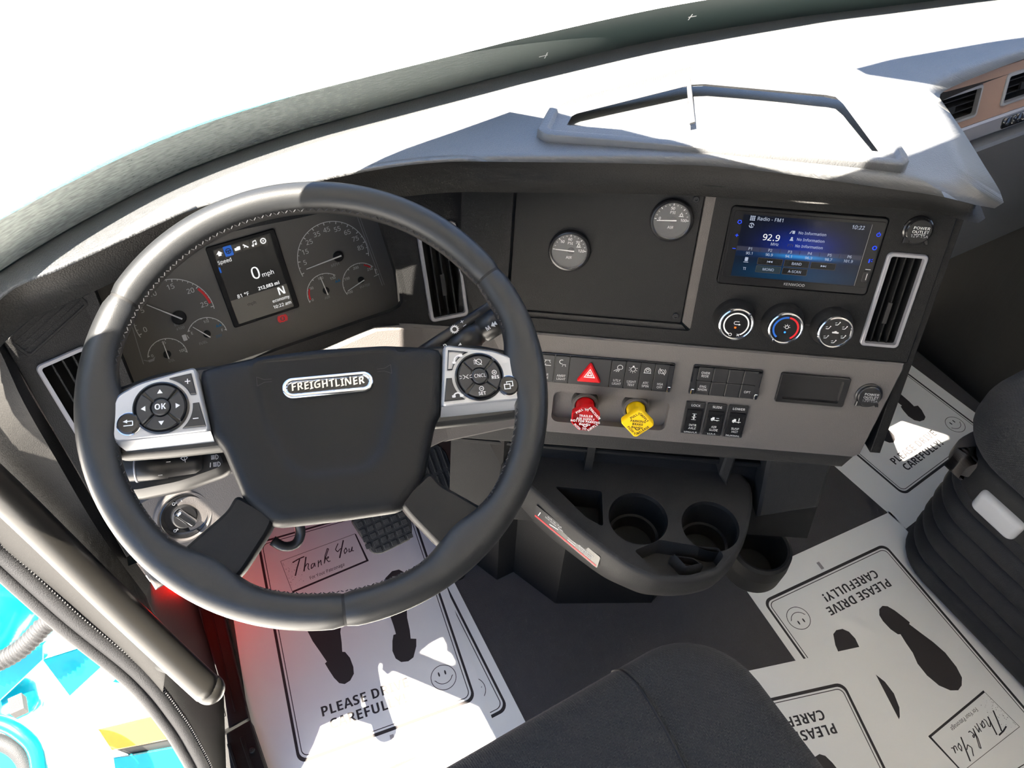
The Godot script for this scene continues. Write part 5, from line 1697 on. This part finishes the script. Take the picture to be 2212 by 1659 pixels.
func build_pedals() -> void:
	var p := thing("brake_pedal", "black rubber brake pedal with a square tread", "pedal", panel(Vector3(0.184, 0.287, -0.670), 0, 50))
	slab(p, "plate", M.rubber, rounded(PackedVector2Array([Vector2(-40, 52), Vector2(-27, -14), Vector2(-14, -21), Vector2(44, -19), Vector2(54, 6), Vector2(54, 52)]), 8.0), -10, 0, 2.0)
	for i in 6:
		for j in 5:
			var x := -28.0 + 14.0 * i
			var y := -12.0 + 13.0 * j
			if x < -34.0 + 0.1 * j or x > 46 or (j == 0 and i == 0):
				continue
			slab(p, "tread_block", M.rubber, rrect(x - 5, y - 4.6, x + 5, y + 4.6, 1.2, 2), 0, 2.4, 0.6)
	var st := begin()
	tube(st, [Vector3(0, 30, -8) * MM, Vector3(0, 120, -90) * MM, Vector3(0, 200, -230) * MM], 0.010)
	done(st, p, "arm", M.dark)
	p = thing("accelerator_pedal", "long black ribbed accelerator pedal beside the engine tunnel", "pedal", panel(Vector3(0.329, 0.259, -0.758), 0, 45))
	slab(p, "plate", M.rubber, rounded(PackedVector2Array([Vector2(-34, -90), Vector2(30, -90), Vector2(28, 40), Vector2(14, 64), Vector2(-14, 66), Vector2(-36, 40)]), 8.0), -12, 0, 2.0)
	for i in 5:
		for j in 3:
			slab(p, "tread_rib", M.button, rrect(-28.0 + 11.6 * i, -86 + 48.0 * j, -24.5 + 11.6 * i, -44 + 48.0 * j, 1.0, 2), 0, 2.2, 0.5)
	st = begin()
	block(st, Vector3(-34, -110, -60) * MM, Vector3(30, -84, -14) * MM)
	done(st, p, "hinge", M.dark)
	st = begin()
	tube(st, [Vector3(0, -100, -30) * MM, Vector3(0, -240, -140) * MM], 0.014)
	done(st, p, "foot", M.dark)
	p = thing("column_release_pedal", "small dark hooked pedal below the steering column", "pedal", Transform3D(Basis(), Vector3(0.036, 0.40, -0.675)))
	st = begin()
	tube(st, smooth_path([Vector3(0.026, 0.03, -0.02), Vector3(0.024, 0.004, -0.002), Vector3(0.012, -0.008, 0.008), Vector3(-0.006, -0.006, 0.006), Vector3(-0.018, 0.004, -0.006)], 16), 0.008, 12, 0.7)
	done(st, p, "hook", M.satin)
	st = begin()
	tube(st, [Vector3(0.026, 0.02, -0.014), Vector3(0.05, 0.10, -0.10)], 0.007)
	done(st, p, "arm", M.dark)

# ---------------------------------------------------------------- seats

func cushion(st: SurfaceTool, c: Vector3, half: Vector3, r: Vector3, sag := 0.0) -> void:
	var rows := []
	for j in 25:
		var b := -PI * 0.5 + PI * j / 24.0
		var row := []
		for i in 64:
			var a := TAU * i / 64.0
			var d := Vector3(cos(b) * cos(a), sin(b), cos(b) * sin(a))
			var sg := Vector3(signf(d.x) if absf(d.x) > 1e-4 else 0.0, signf(d.y) if absf(d.y) > 1e-4 else 0.0, signf(d.z) if absf(d.z) > 1e-4 else 0.0)
			row.append(c + sg * (half - r) + r * d)
		rows.append(row)
	grid(st, rows, true)
	# flat top and bottom between the rounded rings
	for e in [0, 24]:
		var top: float = c.y + (half.y if e else -half.y)
		st.set_smooth_group(0)
		var m := Vector3(c.x, top, c.z)
		for i in 64:
			var p: Vector3 = rows[e][i]
			var q: Vector3 = rows[e][(i + 1) % 64]
			# ring ends sit at the inner box corners
			if e:
				face(st, m, q, p)
			else:
				face(st, m, p, q)

func round_block(parent: Node, called: String, m: Material, lo: Vector3, hi: Vector3, rh: float, rv: float) -> MeshInstance3D:
	# block with plan corners of radius rh and edges rounded over rv at top and bottom
	var c := (lo + hi) * 0.5
	var e := (hi - lo) * 0.5
	var st := begin()
	var rows := []
	var prof := []
	for i in 7:
		var a := PI * 0.5 * i / 6.0
		prof.append([rv * (1.0 - sin(a)), -e.y + rv * (1.0 - cos(a))])
	for i in 7:
		var a := PI * 0.5 * i / 6.0
		prof.append([rv * (1.0 - cos(a)), e.y - rv * (1.0 - sin(a))])
	for q in prof:
		var row := []
		for v in rrect(-e.x + q[0], -e.z + q[0], e.x - q[0], e.z - q[0], maxf(rh - q[0] * 0.6, 0.004), 8):
			row.append(c + Vector3(v.x, q[1], -v.y))
		rows.append(row)
	rows.push_front(flat_ring(rows[0], 0.02))
	rows.push_back(flat_ring(rows[rows.size() - 1], 0.02))
	grid(st, rows, true)
	for e2 in [0, rows.size() - 1]:
		var mid := Vector3.ZERO
		for v in rows[e2]:
			mid += v
		mid /= rows[e2].size()
		for i in rows[e2].size():
			var p: Vector3 = rows[e2][i]
			var q: Vector3 = rows[e2][(i + 1) % rows[e2].size()]
			if e2:
				face(st, mid, p, q)
			else:
				face(st, mid, q, p)
	return done(st, parent, called, m)

func flat_ring(row: Array, d: float) -> Array:
	var mid := Vector3.ZERO
	for v in row:
		mid += v
	mid /= row.size()
	var o := []
	for v in row:
		o.append(v + (mid - v).normalized() * d)
	return o

func build_seats() -> void:
	var s := thing("driver_seat", "black cloth driver's seat with a stitched cushion seam", "seat")
	round_block(s, "cushion", M.fabric, Vector3(-0.13, 0.32, -0.262), Vector3(0.508, 0.478, 0.36), 0.105, 0.050)
	var st := begin()
	tube(st, smooth_path([Vector3(0.349, 0.430, -0.263), Vector3(0.350, 0.462, -0.249), Vector3(0.352, 0.4775, -0.215), Vector3(0.350, 0.4785, -0.165), Vector3(0.343, 0.4785, -0.10), Vector3(0.330, 0.4785, 0.05)], 24), 0.0022, 8)
	done(st, s, "seam", M.dark)
	st = begin()
	tube(st, smooth_path([Vector3(0.15, 0.4785, -0.205), Vector3(0.17, 0.4785, -0.12), Vector3(0.18, 0.4785, 0.05)], 12), 0.0016, 8)
	done(st, s, "seam", M.dark)
	round_block(s, "backrest", M.fabric, Vector3(-0.10, 0.40, 0.32), Vector3(0.46, 1.15, 0.46), 0.06, 0.05)
	round_block(s, "base", M.black, Vector3(-0.06, 0.0, -0.10), Vector3(0.40, 0.335, 0.32), 0.05, 0.02)
	s = thing("passenger_chair", "black cloth passenger seat on a pleated suspension boot", "seat")
	round_block(s, "cushion", M.fabric, Vector3(1.085, 0.40, -0.345), Vector3(1.60, 0.53, 0.25), 0.11, 0.055)
	round_block(s, "shroud", M.trim, Vector3(1.105, 0.315, -0.315), Vector3(1.58, 0.405, 0.24), 0.09, 0.02)
	var bt := round_block(s, "release_button", M.print_grey, Vector3(1.092, 0.325, -0.235), Vector3(1.125, 0.372, -0.150), 0.012, 0.010)
	bt.set_meta("label", "pale grey plastic release button")
	round_block(s, "shroud_patch", M.shroud, Vector3(1.099, 0.345, -0.325), Vector3(1.22, 0.392, -0.255), 0.05, 0.012)
	for i in 6:
		round_block(s, "boot_pleat", M.rubber, Vector3(1.150 - 0.004 * i, 0.052 * i + 0.002, -0.320 - 0.002 * i), Vector3(1.57, 0.052 * i + 0.058, 0.22), 0.10, 0.026)
	round_block(s, "backrest", M.fabric, Vector3(1.09, 0.50, 0.20), Vector3(1.60, 1.2, 0.36), 0.06, 0.05)

# ---------------------------------------------------------------- paper mats

const FOOT_LEFT := [-163, 52, -174, 49, -183, 54, -190, 67, -196, 85, -200, 99, -196, 101, -204, 124, -213, 149, -219, 175, -218, 205, -212, 225, -200, 236, -187, 240, -173, 234, -160, 218, -153, 194, -153, 169, -160, 149, -162, 129, -165, 110, -160, 108, -154, 94, -152, 75, -154, 62]
const FOOT_RIGHT := [-42, 55, -53, 51, -66, 54, -74, 64, -76, 80, -71, 99, -66, 110, -61, 110, -61, 128, -62, 148, -70, 170, -70, 194, -61, 218, -50, 231, -34, 241, -20, 240, -11, 230, -9, 216, -14, 197, -25, 164, -32, 135, -34, 109, -37, 92, -27, 88, -31, 74]
const SCRIPT := [[-219, 326, -207, 330, -194, 332], [-204, 329, -212, 312, -219, 295], [-191, 330, -196, 314, -201, 299], [-198, 307, -192, 314, -189, 313, -192, 303, -190, 299], [-179, 311, -184, 309, -186, 300, -181, 303, -177, 311, -178, 302], [-169, 314, -172, 299], [-170, 307, -164, 313, -165, 305, -165, 301], [-159, 303, -154, 320, -146, 335, -144, 333, -153, 317, -159, 303], [-155, 312, -148, 316, -148, 313, -153, 311, -150, 304, -146, 305], [-123, 339, -131, 327, -128, 320, -120, 326], [-111, 343, -119, 324, -127, 305], [-110, 324, -115, 318, -115, 311, -109, 316, -110, 324], [-104, 320, -106, 312, -102, 312, -97, 322, -100, 313, -96, 312]]

func pairs(a: Array) -> PackedVector2Array:
	var p := PackedVector2Array()
	for i in range(0, a.size(), 2):
		p.append(Vector2(a[i], a[i + 1]))
	return p

func build_mats() -> void:
	var lab := ["white paper floor mat under the steering wheel, sole prints pointing at the pedals", "white paper floor mat beside the console, its print upside down, both soles showing", "white paper floor mat in front of the passenger seat", "white paper floor mat partly hidden by the driver's seat and lying over another mat", "white paper floor mat mostly covered by the one under the steering wheel"]
	# smiley position, turn, height above the carpet
	var spots := [[0.2096, -0.5136, 8.93, 0.0016], [0.8798, -0.2830, 184.39, 0.0008], [1.5670, -0.4733, -5.44, 0.0008], [0.5816, -0.1705, 197.0, 0.0016], [0.2464, -0.4664, 1.9, 0.0008]]
	for i in spots.size():
		var s: Array = spots[i]
		var t := deg_to_rad(s[2])
		var x := Transform3D(Basis(Vector3(cos(t), 0, sin(t)), Vector3(sin(t), 0, -cos(t)), Vector3.UP), Vector3(s[0], s[3], s[1]))
		var m := thing("paper_floor_mat", lab[i], "floor mat", x, "printed paper floor mats on the cab floor")
		slab(m, "sheet", M.paper, PackedVector2Array([Vector2(-347, -116), Vector2(60 if i != 2 else 75, -116), Vector2(60 if i != 2 else 75, 445), Vector2(-347, 445)]), -0.3, 0.3)
		var st := begin()
		plate(st, rrect(-279, -60, 44, 396, 17, 6), 0.3, 0.45, 0.0, [rrect(-274, -54, 39.5, 392, 14, 6)])
		plate(st, rrect(-270.5, -50.5, 36, 388, 12, 6), 0.3, 0.45, 0.0, [rrect(-269, -49, 34.5, 386.5, 11, 6)])
		done(st, m, "printed_border", M.ink)
		marks(m, "sole_print", M.ink, [pairs(FOOT_LEFT)], 0.5)
		marks(m, "sole_print", M.ink, [pairs(FOOT_RIGHT)], 0.5)
		txt(m, "PLEASE DRIVE", 17.4, -144.0, 13.2, 0.45, M.ink, {"bold": true, "stretch": 1.02, "step": 2.0})
		txt(m, "CAREFULLY!", 17.4, -145.0, -13.4, 0.45, M.ink, {"bold": true, "stretch": 1.02, "step": 2.0})
		marks(m, "smiley", M.ink, [band(0, 0, 22.6, 23.8, 0, 360, 48), band(0, 6, 17.2, 18.4, 208, 332, 26), PackedVector2Array([Vector2(-7.6, 4), Vector2(-5.4, 4), Vector2(-4.8, 8), Vector2(-5.6, 12), Vector2(-7.4, 12), Vector2(-8.2, 8)]), PackedVector2Array([Vector2(4.4, 4), Vector2(6.6, 4), Vector2(7.4, 8), Vector2(6.6, 12), Vector2(4.8, 12), Vector2(4.0, 8)]), bar(Vector2(-17.6, -1.0), Vector2(-14.4, -3.4), 1.2), bar(Vector2(14.4, -3.4), Vector2(17.6, -1.0), 1.2)], 0.5)
		marks(m, "fold_mark", M.ink_soft, [PackedVector2Array([Vector2(-120, -83), Vector2(-113, -83), Vector2(-113, -66), Vector2(-120, -66)])], 0.5)
		# thank-you box
		marks(m, "thanks_box", M.ink, [PackedVector2Array([Vector2(-231, 260), Vector2(-73, 279), Vector2(-73, 283), Vector2(-231, 264)]), PackedVector2Array([Vector2(-77, 281), Vector2(-73, 281), Vector2(-83, 349), Vector2(-85.5, 349)]), bar(Vector2(-231, 264), Vector2(-241, 337), 0.8), bar(Vector2(-241, 337), Vector2(-84, 350), 0.8)], 0.5)
		var strokes := []
		for line in SCRIPT:
			var p := pairs(line)
			for n in p.size() - 1:
				strokes.append(bar(p[n], p[n + 1], 2.6 if line.size() == 6 else 1.7))
		marks(m, "lettering", M.ink, strokes, 0.5)
		txt(m, "For Your Patronage", 7.0, -157, 283.5, 0.45, M.ink, {"italic": true, "rot": 6.0, "stretch": 0.86})
		var rng := RandomNumberGenerator.new()
		rng.seed = 11
		var specks := []
		for n in 60:
			var u := rng.randf()
			var v := rng.randf()
			var p := Vector2(-231, 266).lerp(Vector2(-240, 334), v) + Vector2(2 + 30 * u * u, 3 * u)
			specks.append(disc(p.x, p.y, 0.3 + 0.6 * rng.randf(), 5))
		var sp := marks(m, "print_specks", M.ink_soft, specks, 0.5)
		sp.set_meta("kind", "stuff")

# ---------------------------------------------------------------- door side

func build_door_side() -> void:
	# grab handle along the pillar
	var h := thing("grab_handle", "long thick dark grab handle along the pillar of the open doorway", "grab handle")
	var path := smooth_path([Vector3(-0.122, 0.448, -0.487), Vector3(-0.140, 0.495, -0.518), Vector3(-0.172, 0.582, -0.574), Vector3(-0.198, 0.669, -0.620), Vector3(-0.218, 0.749, -0.651), Vector3(-0.235, 0.83, -0.668), Vector3(-0.25, 0.92, -0.66)], 50)
	var st := begin()
	tube(st, path, 0.0185, 28)
	done(st, h, "grip", M.handle)
	st = begin()
	cushion(st, Vector3(-0.120, 0.446, -0.486), Vector3(0.0186, 0.0186, 0.0186), Vector3(0.0185, 0.0185, 0.0185))
	done(st, h, "end_cap", M.handle)
	st = begin()
	tube(st, [Vector3(-0.135, 0.478, -0.510), Vector3(-0.160, 0.455, -0.545)], 0.013, 14)
	done(st, h, "bracket", M.black)
	# rubber seal round the opening
	var s := thing("door_seal", "ribbed dark rubber door seal running down beside the grab handle", "door seal")
	path = smooth_path([Vector3(-0.285, 0.76, -0.740), Vector3(-0.279, 0.660, -0.693), Vector3(-0.270, 0.614, -0.680), Vector3(-0.238, 0.516, -0.625), Vector3(-0.200, 0.406, -0.570), Vector3(-0.188, 0.320, -0.534), Vector3(-0.186, 0.265, -0.513), Vector3(-0.187, 0.208, -0.490), Vector3(-0.195, 0.128, -0.458), Vector3(-0.205, 0.07, -0.40), Vector3(-0.21, 0.055, -0.30), Vector3(-0.21, 0.055, 0.40)], 110)
	st = begin()
	tube(st, path, 0.0105, 14)
	done(st, s, "bulb", M.rubber)
	var outer := []
	for p in path:
		outer.append(p + Vector3(-0.014, 0, 0.006))
	st = begin()
	tube(st, outer, 0.0075, 12)
	done(st, s, "lip", M.rubber)
	st = begin()
	for i in range(0, 260):
		var f := i / 260.0 * (path.size() - 1) * 0.72
		var p: Vector3 = path[int(f)].lerp(path[int(f) + 1], f - int(f))
		var d: Vector3 = (path[int(f) + 1] - path[int(f)]).normalized()
		var w := 0.0016
		var a := p + Vector3(0.0102, 0, 0.0)
		block(st, a - Vector3(0.002, 0.0011, 0.004), a + Vector3(0.0012, 0.0011, 0.006))
	done(st, s, "ribs", M.rubber).set_meta("kind", "stuff")
	# pillar trim between dash and doorway: from the dash end past the grab handle to the seal
	var t := thing("pillar_trim", "textured dark plastic pillar trim at the left end of the dashboard", "trim panel")
	var e0 := smooth_path([Vector3(-0.17, 0.915, -0.80), Vector3(-0.158, 0.869, -0.770), Vector3(-0.156, 0.823, -0.712), Vector3(-0.155, 0.743, -0.695), Vector3(-0.150, 0.636, -0.652), Vector3(-0.142, 0.505, -0.632)], 30)
	var e1 := smooth_path([Vector3(-0.172, 0.92, -0.765), Vector3(-0.163, 0.872, -0.735), Vector3(-0.162, 0.823, -0.692), Vector3(-0.163, 0.743, -0.676), Vector3(-0.160, 0.636, -0.640), Vector3(-0.152, 0.500, -0.618)], 30)
	var e2 := smooth_path([Vector3(-0.25, 0.90, -0.715), Vector3(-0.24, 0.82, -0.712), Vector3(-0.224, 0.735, -0.680), Vector3(-0.202, 0.655, -0.645), Vector3(-0.178, 0.565, -0.596), Vector3(-0.150, 0.470, -0.545)], 30)
	var e3 := smooth_path([Vector3(-0.290, 0.78, -0.752), Vector3(-0.280, 0.665, -0.702), Vector3(-0.262, 0.585, -0.668), Vector3(-0.240, 0.516, -0.634), Vector3(-0.212, 0.435, -0.59), Vector3(-0.194, 0.345, -0.548)], 30)
	st = begin()
	grid(st, [e0, e1])
	done(st, t, "edge_strip", M.black)
	st = begin()
	grid(st, [e1, e2, e3])
	done(st, t, "upper_panel", M.trim)
	var f0 := smooth_path([Vector3(-0.142, 0.505, -0.632), Vector3(-0.150, 0.40, -0.70), Vector3(-0.150, 0.22, -0.80), Vector3(-0.145, 0.03, -0.86)], 16)
	var f1 := smooth_path([Vector3(-0.152, 0.500, -0.618), Vector3(-0.158, 0.38, -0.62), Vector3(-0.156, 0.20, -0.640), Vector3(-0.150, 0.03, -0.66)], 16)
	var f2 := smooth_path([Vector3(-0.194, 0.345, -0.548), Vector3(-0.190, 0.27, -0.524), Vector3(-0.190, 0.20, -0.50), Vector3(-0.200, 0.06, -0.44)], 16)
	st = begin()
	grid(st, [f0, f1])
	done(st, t, "kick_panel", M.black)
	st = begin()
	grid(st, [f1, f2])
	done(st, t, "lower_panel", M.black)
	# door sill: two ribbed plates
	t = thing("sill_plate", "black ribbed plastic sill plate beside the paper mat", "sill plate", Transform3D(PLAN, Vector3(0, 0.0, 0)), "ribbed sill plates of the driver's doorway")
	slab(t, "plate", M.black, PackedVector2Array([Vector2(-200, 600), Vector2(-124, 604), Vector2(-96, 960), Vector2(-170, 960)]), -20, 28, 2.0)
	for i in 3:
		slab(t, "rib", M.black, PackedVector2Array([Vector2(-160 + 18 * i, 625), Vector2(-157 + 18 * i, 625), Vector2(-137 + 18 * i, 900), Vector2(-140 + 18 * i, 900)]), 27, 30, 0.8)
	t = thing("sill_plate", "black ribbed sill plate with a screw, lowest beside the doorway", "sill plate", Transform3D(PLAN, Vector3(0, 0.0, 0)), "ribbed sill plates of the driver's doorway")
	slab(t, "plate", M.black, PackedVector2Array([Vector2(-216, -300), Vector2(-124, -300), Vector2(-122, 596), Vector2(-198, 592)]), -20, 36, 2.5)
	for i in 3:
		slab(t, "rib", M.black, rrect(-190 + 22 * i, -280, -184 + 22 * i, 575, 2, 2), 35, 39, 1.0)
	st = begin()
	lathe(st, [Vector2(5, 36), Vector2(5, 38), Vector2(3.5, 39), Vector2(1.8, 39), Vector2(1.6, 37.4), Vector2(0, 37.4)], 20, Vector2(-134, 545))
	done(st, t, "screw", M.satin)
	# red ambient lamp low in the footwell
	t = thing("footwell_lamp", "small red ambient lamp low on the kick panel", "lamp", Transform3D(Basis(Vector3(0, 0, -1), Vector3.UP, Vector3(1, 0, 0)), Vector3(-0.140, 0.16, -0.83)))
	slab(t, "housing", M.black, rrect(-14, -9, 14, 9, 3), -1, 3, 1.0)
	var lens := slab(t, "lens", glow(Color(1.0, 0.08, 0.04), 0.6), rrect(-11, -6, 11, 6, 2), 2, 4, 0.5)
	var l := OmniLight3D.new()
	l.name = "glow"
	l.light_color = Color(1.0, 0.10, 0.05)
	l.light_energy = 0.0045
	l.light_size = 0.012
	l.omni_range = 4.0
	l.omni_attenuation = 2.0
	l.shadow_enabled = true
	l.position = Vector3(0, 0, 0.014)
	t.add_child(l)

# ---------------------------------------------------------------- outside the doorway and ahead of the windscreen

func sheet(parent: Node, called: String, m: Material, pts: Array, thick: float) -> MeshInstance3D:
	# flat outline of world points made solid, its thickness away from the cab
	var c := Vector3.ZERO
	for p in pts:
		c += p
	c /= pts.size()
	var n := Vector3.ZERO
	for i in pts.size():
		n += (pts[i] - c).cross(pts[(i + 1) % pts.size()] - c)
	n = n.normalized()
	if n.dot(Vector3(0.3, 0.9, 0.3)) < 0:
		n = -n
	var h: Vector3 = (pts[1] - pts[0]).normalized()
	h = (h - n * h.dot(n)).normalized()
	var f := Transform3D(Basis(h, n.cross(h), n), c)
	var inv := f.affine_inverse()
	var poly := PackedVector2Array()
	for p in pts:
		var q: Vector3 = inv * p
		poly.append(Vector2(q.x, q.y) * 1000.0)
	return slab(parent, called, m, ccw(poly), -thick * 1000.0, 0, minf(2.0, thick * 300.0), [], f)

func build_outside() -> void:
	var st := begin()
	block(st, Vector3(-14, -1.25, -14), Vector3(14, -1.15, 10))
	var g := done(st, self, "floor_outside", M.concrete)
	g.set_meta("kind", "structure")
	g.set_meta("label", "pale sunlit concrete yard")
	# cowl ahead of the windscreen
	var t := thing("cowl", "teal cowl panel just ahead of the windscreen", "cowl")
	st = begin()
	var base := smooth_path(BASE, 40)
	var a := []
	var b := []
	var c := []
	for p in base:
		a.append(p + Vector3(0, -0.03, -0.02))
		b.append(Vector3(p.x, 0.862, p.z - 0.085))
		c.append(Vector3(p.x, 0.848, p.z - 0.215))
	grid(st, [c, b])
	done(st, t, "painted_edge", M.teal)
	st = begin()
	grid(st, [b, a])
	done(st, t, "grille", M.headliner)
	# fender
	t = thing("fender", "glossy teal fender seen through the doorway", "fender")
	st = begin()
	cushion(st, Vector3(-0.56, -0.08, -1.13), Vector3(0.17, 0.13, 0.16), Vector3(0.15, 0.12, 0.14))
	done(st, t, "shell", M.teal)
	sheet(t, "flange", M.teal, [Vector3(-0.39, 0.012, -1.045), Vector3(-0.356, -0.019, -0.989), Vector3(-0.360, -0.036, -0.969), Vector3(-0.378, -0.04, -0.975), Vector3(-0.40, -0.02, -1.04)], 0.01)
	# corrugated hose
	t = thing("corrugated_hose", "black corrugated hose below the teal fender", "hose")
	var hp := smooth_path([Vector3(-0.380, 0.022, -0.970), Vector3(-0.389, 0.013, -0.963), Vector3(-0.411, 0.003, -0.963), Vector3(-0.438, -0.013, -0.958), Vector3(-0.470, -0.030, -0.955), Vector3(-0.507, -0.044, -0.959), Vector3(-0.56, -0.06, -0.97)], 80)
	st = begin()
	var rows := []
	for i in hp.size():
		var d: Vector3 = (hp[mini(i + 1, 79)] - hp[maxi(i - 1, 0)]).normalized()
		var sx := d.cross(Vector3.UP).normalized()
		var sy := sx.cross(d)
		var r := 0.0165 + 0.0022 * sin(i * TAU / 4.0)
		var row := []
		for k in 18:
			row.append(hp[i] + sx * cos(TAU * k / 18.0) * r + sy * sin(TAU * k / 18.0) * r)
		rows.append(row)
	grid(st, rows, true)
	done(st, t, "hose", M.rubber)
	# step brackets
	t = thing("step_bracket", "flat teal bracket plate outside the doorway, below the hose", "bracket")
	sheet(t, "plate", M.teal, [Vector3(-0.467, -0.140, -0.983), Vector3(-0.361, -0.114, -0.953), Vector3(-0.340, -0.131, -0.916), Vector3(-0.444, -0.188, -0.905)], 0.012)
	t = thing("hinge_bracket", "teal hinge bracket under the corrugated hose with a black clip", "bracket")
	sheet(t, "plate", M.teal, [Vector3(-0.560, -0.095, -0.985), Vector3(-0.437, -0.069, -0.972), Vector3(-0.450, -0.090, -0.950), Vector3(-0.560, -0.148, -0.935)], 0.02)
	st = begin()
	cushion(st, Vector3(-0.535, -0.19, -0.945), Vector3(0.045, 0.03, 0.045), Vector3(0.035, 0.025, 0.035))
	done(st, t, "boss", M.teal)
	st = begin()
	block(st, Vector3(-0.520, -0.115, -0.905), Vector3(-0.496, -0.092, -0.872))
	done(st, t, "clip", M.rubber)
	t = thing("tread_tab", "small teal tab on the pale ground outside the doorway", "bracket")
	sheet(t, "plate", M.teal, [Vector3(-0.383, -0.267, -0.938), Vector3(-0.347, -0.247, -0.944), Vector3(-0.319, -0.261, -0.906), Vector3(-0.350, -0.269, -0.915)], 0.008)
	# marker lamp over the step
	t = thing("marker_lamp", "long amber marker lamp outside the doorway", "lamp")
	sheet(t, "lens", M.amber_lens, [Vector3(-0.392, -0.123, -0.781), Vector3(-0.258, -0.095, -0.735), Vector3(-0.243, -0.098, -0.721), Vector3(-0.247, -0.123, -0.689), Vector3(-0.383, -0.148, -0.741)], 0.03)
	for i in 11:
		var f := 0.03 + i * 0.022
		var p := Vector3(-0.2465, -0.0955, -0.7235).lerp(Vector3(-0.392, -0.122, -0.781), f)
		var q := Vector3(-0.2500, -0.1195, -0.6905).lerp(Vector3(-0.383, -0.146, -0.741), f)
		st = begin()
		tube(st, [p + Vector3(0, 0.001, 0), q + Vector3(0, 0.001, 0)], 0.0011, 6)
		done(st, t, "lens_rib", M.amber)
	sheet(t, "housing", M.dark, [Vector3(-0.388, -0.153, -0.752), Vector3(-0.247, -0.130, -0.695), Vector3(-0.249, -0.150, -0.684), Vector3(-0.354, -0.176, -0.722)], 0.03)
	t = thing("step_fairing", "teal step fairing below the amber lamp", "fairing")
	sheet(t, "panel", M.teal, [Vector3(-0.389, -0.170, -0.737), Vector3(-0.245, -0.146, -0.680), Vector3(-0.266, -0.205, -0.600), Vector3(-0.405, -0.215, -0.680)], 0.03)
	# lower corner of the open door with its seal
	t = thing("door_corner", "rounded lower corner of the open teal door with a grey seal", "door")
	st = begin()
	tube(st, smooth_path([Vector3(-0.52, 0.098, -0.79), Vector3(-0.475, 0.088, -0.764), Vector3(-0.450, 0.078, -0.734), Vector3(-0.440, 0.060, -0.703), Vector3(-0.452, 0.03, -0.66), Vector3(-0.47, 0.0, -0.62)], 24), 0.013, 14)
	done(st, t, "edge", M.teal)
	st = begin()
	tube(st, smooth_path([Vector3(-0.52, 0.074, -0.765), Vector3(-0.485, 0.068, -0.741), Vector3(-0.466, 0.057, -0.715), Vector3(-0.464, 0.036, -0.683), Vector3(-0.48, 0.005, -0.64)], 24), 0.013, 14)
	done(st, t, "seal", M.rubber)
	sheet(t, "skin", M.teal, [Vector3(-0.53, 0.072, -0.76), Vector3(-0.48, 0.060, -0.735), Vector3(-0.470, 0.050, -0.705), Vector3(-0.49, 0.0, -0.63), Vector3(-0.60, 0.0, -0.66)], 0.03)
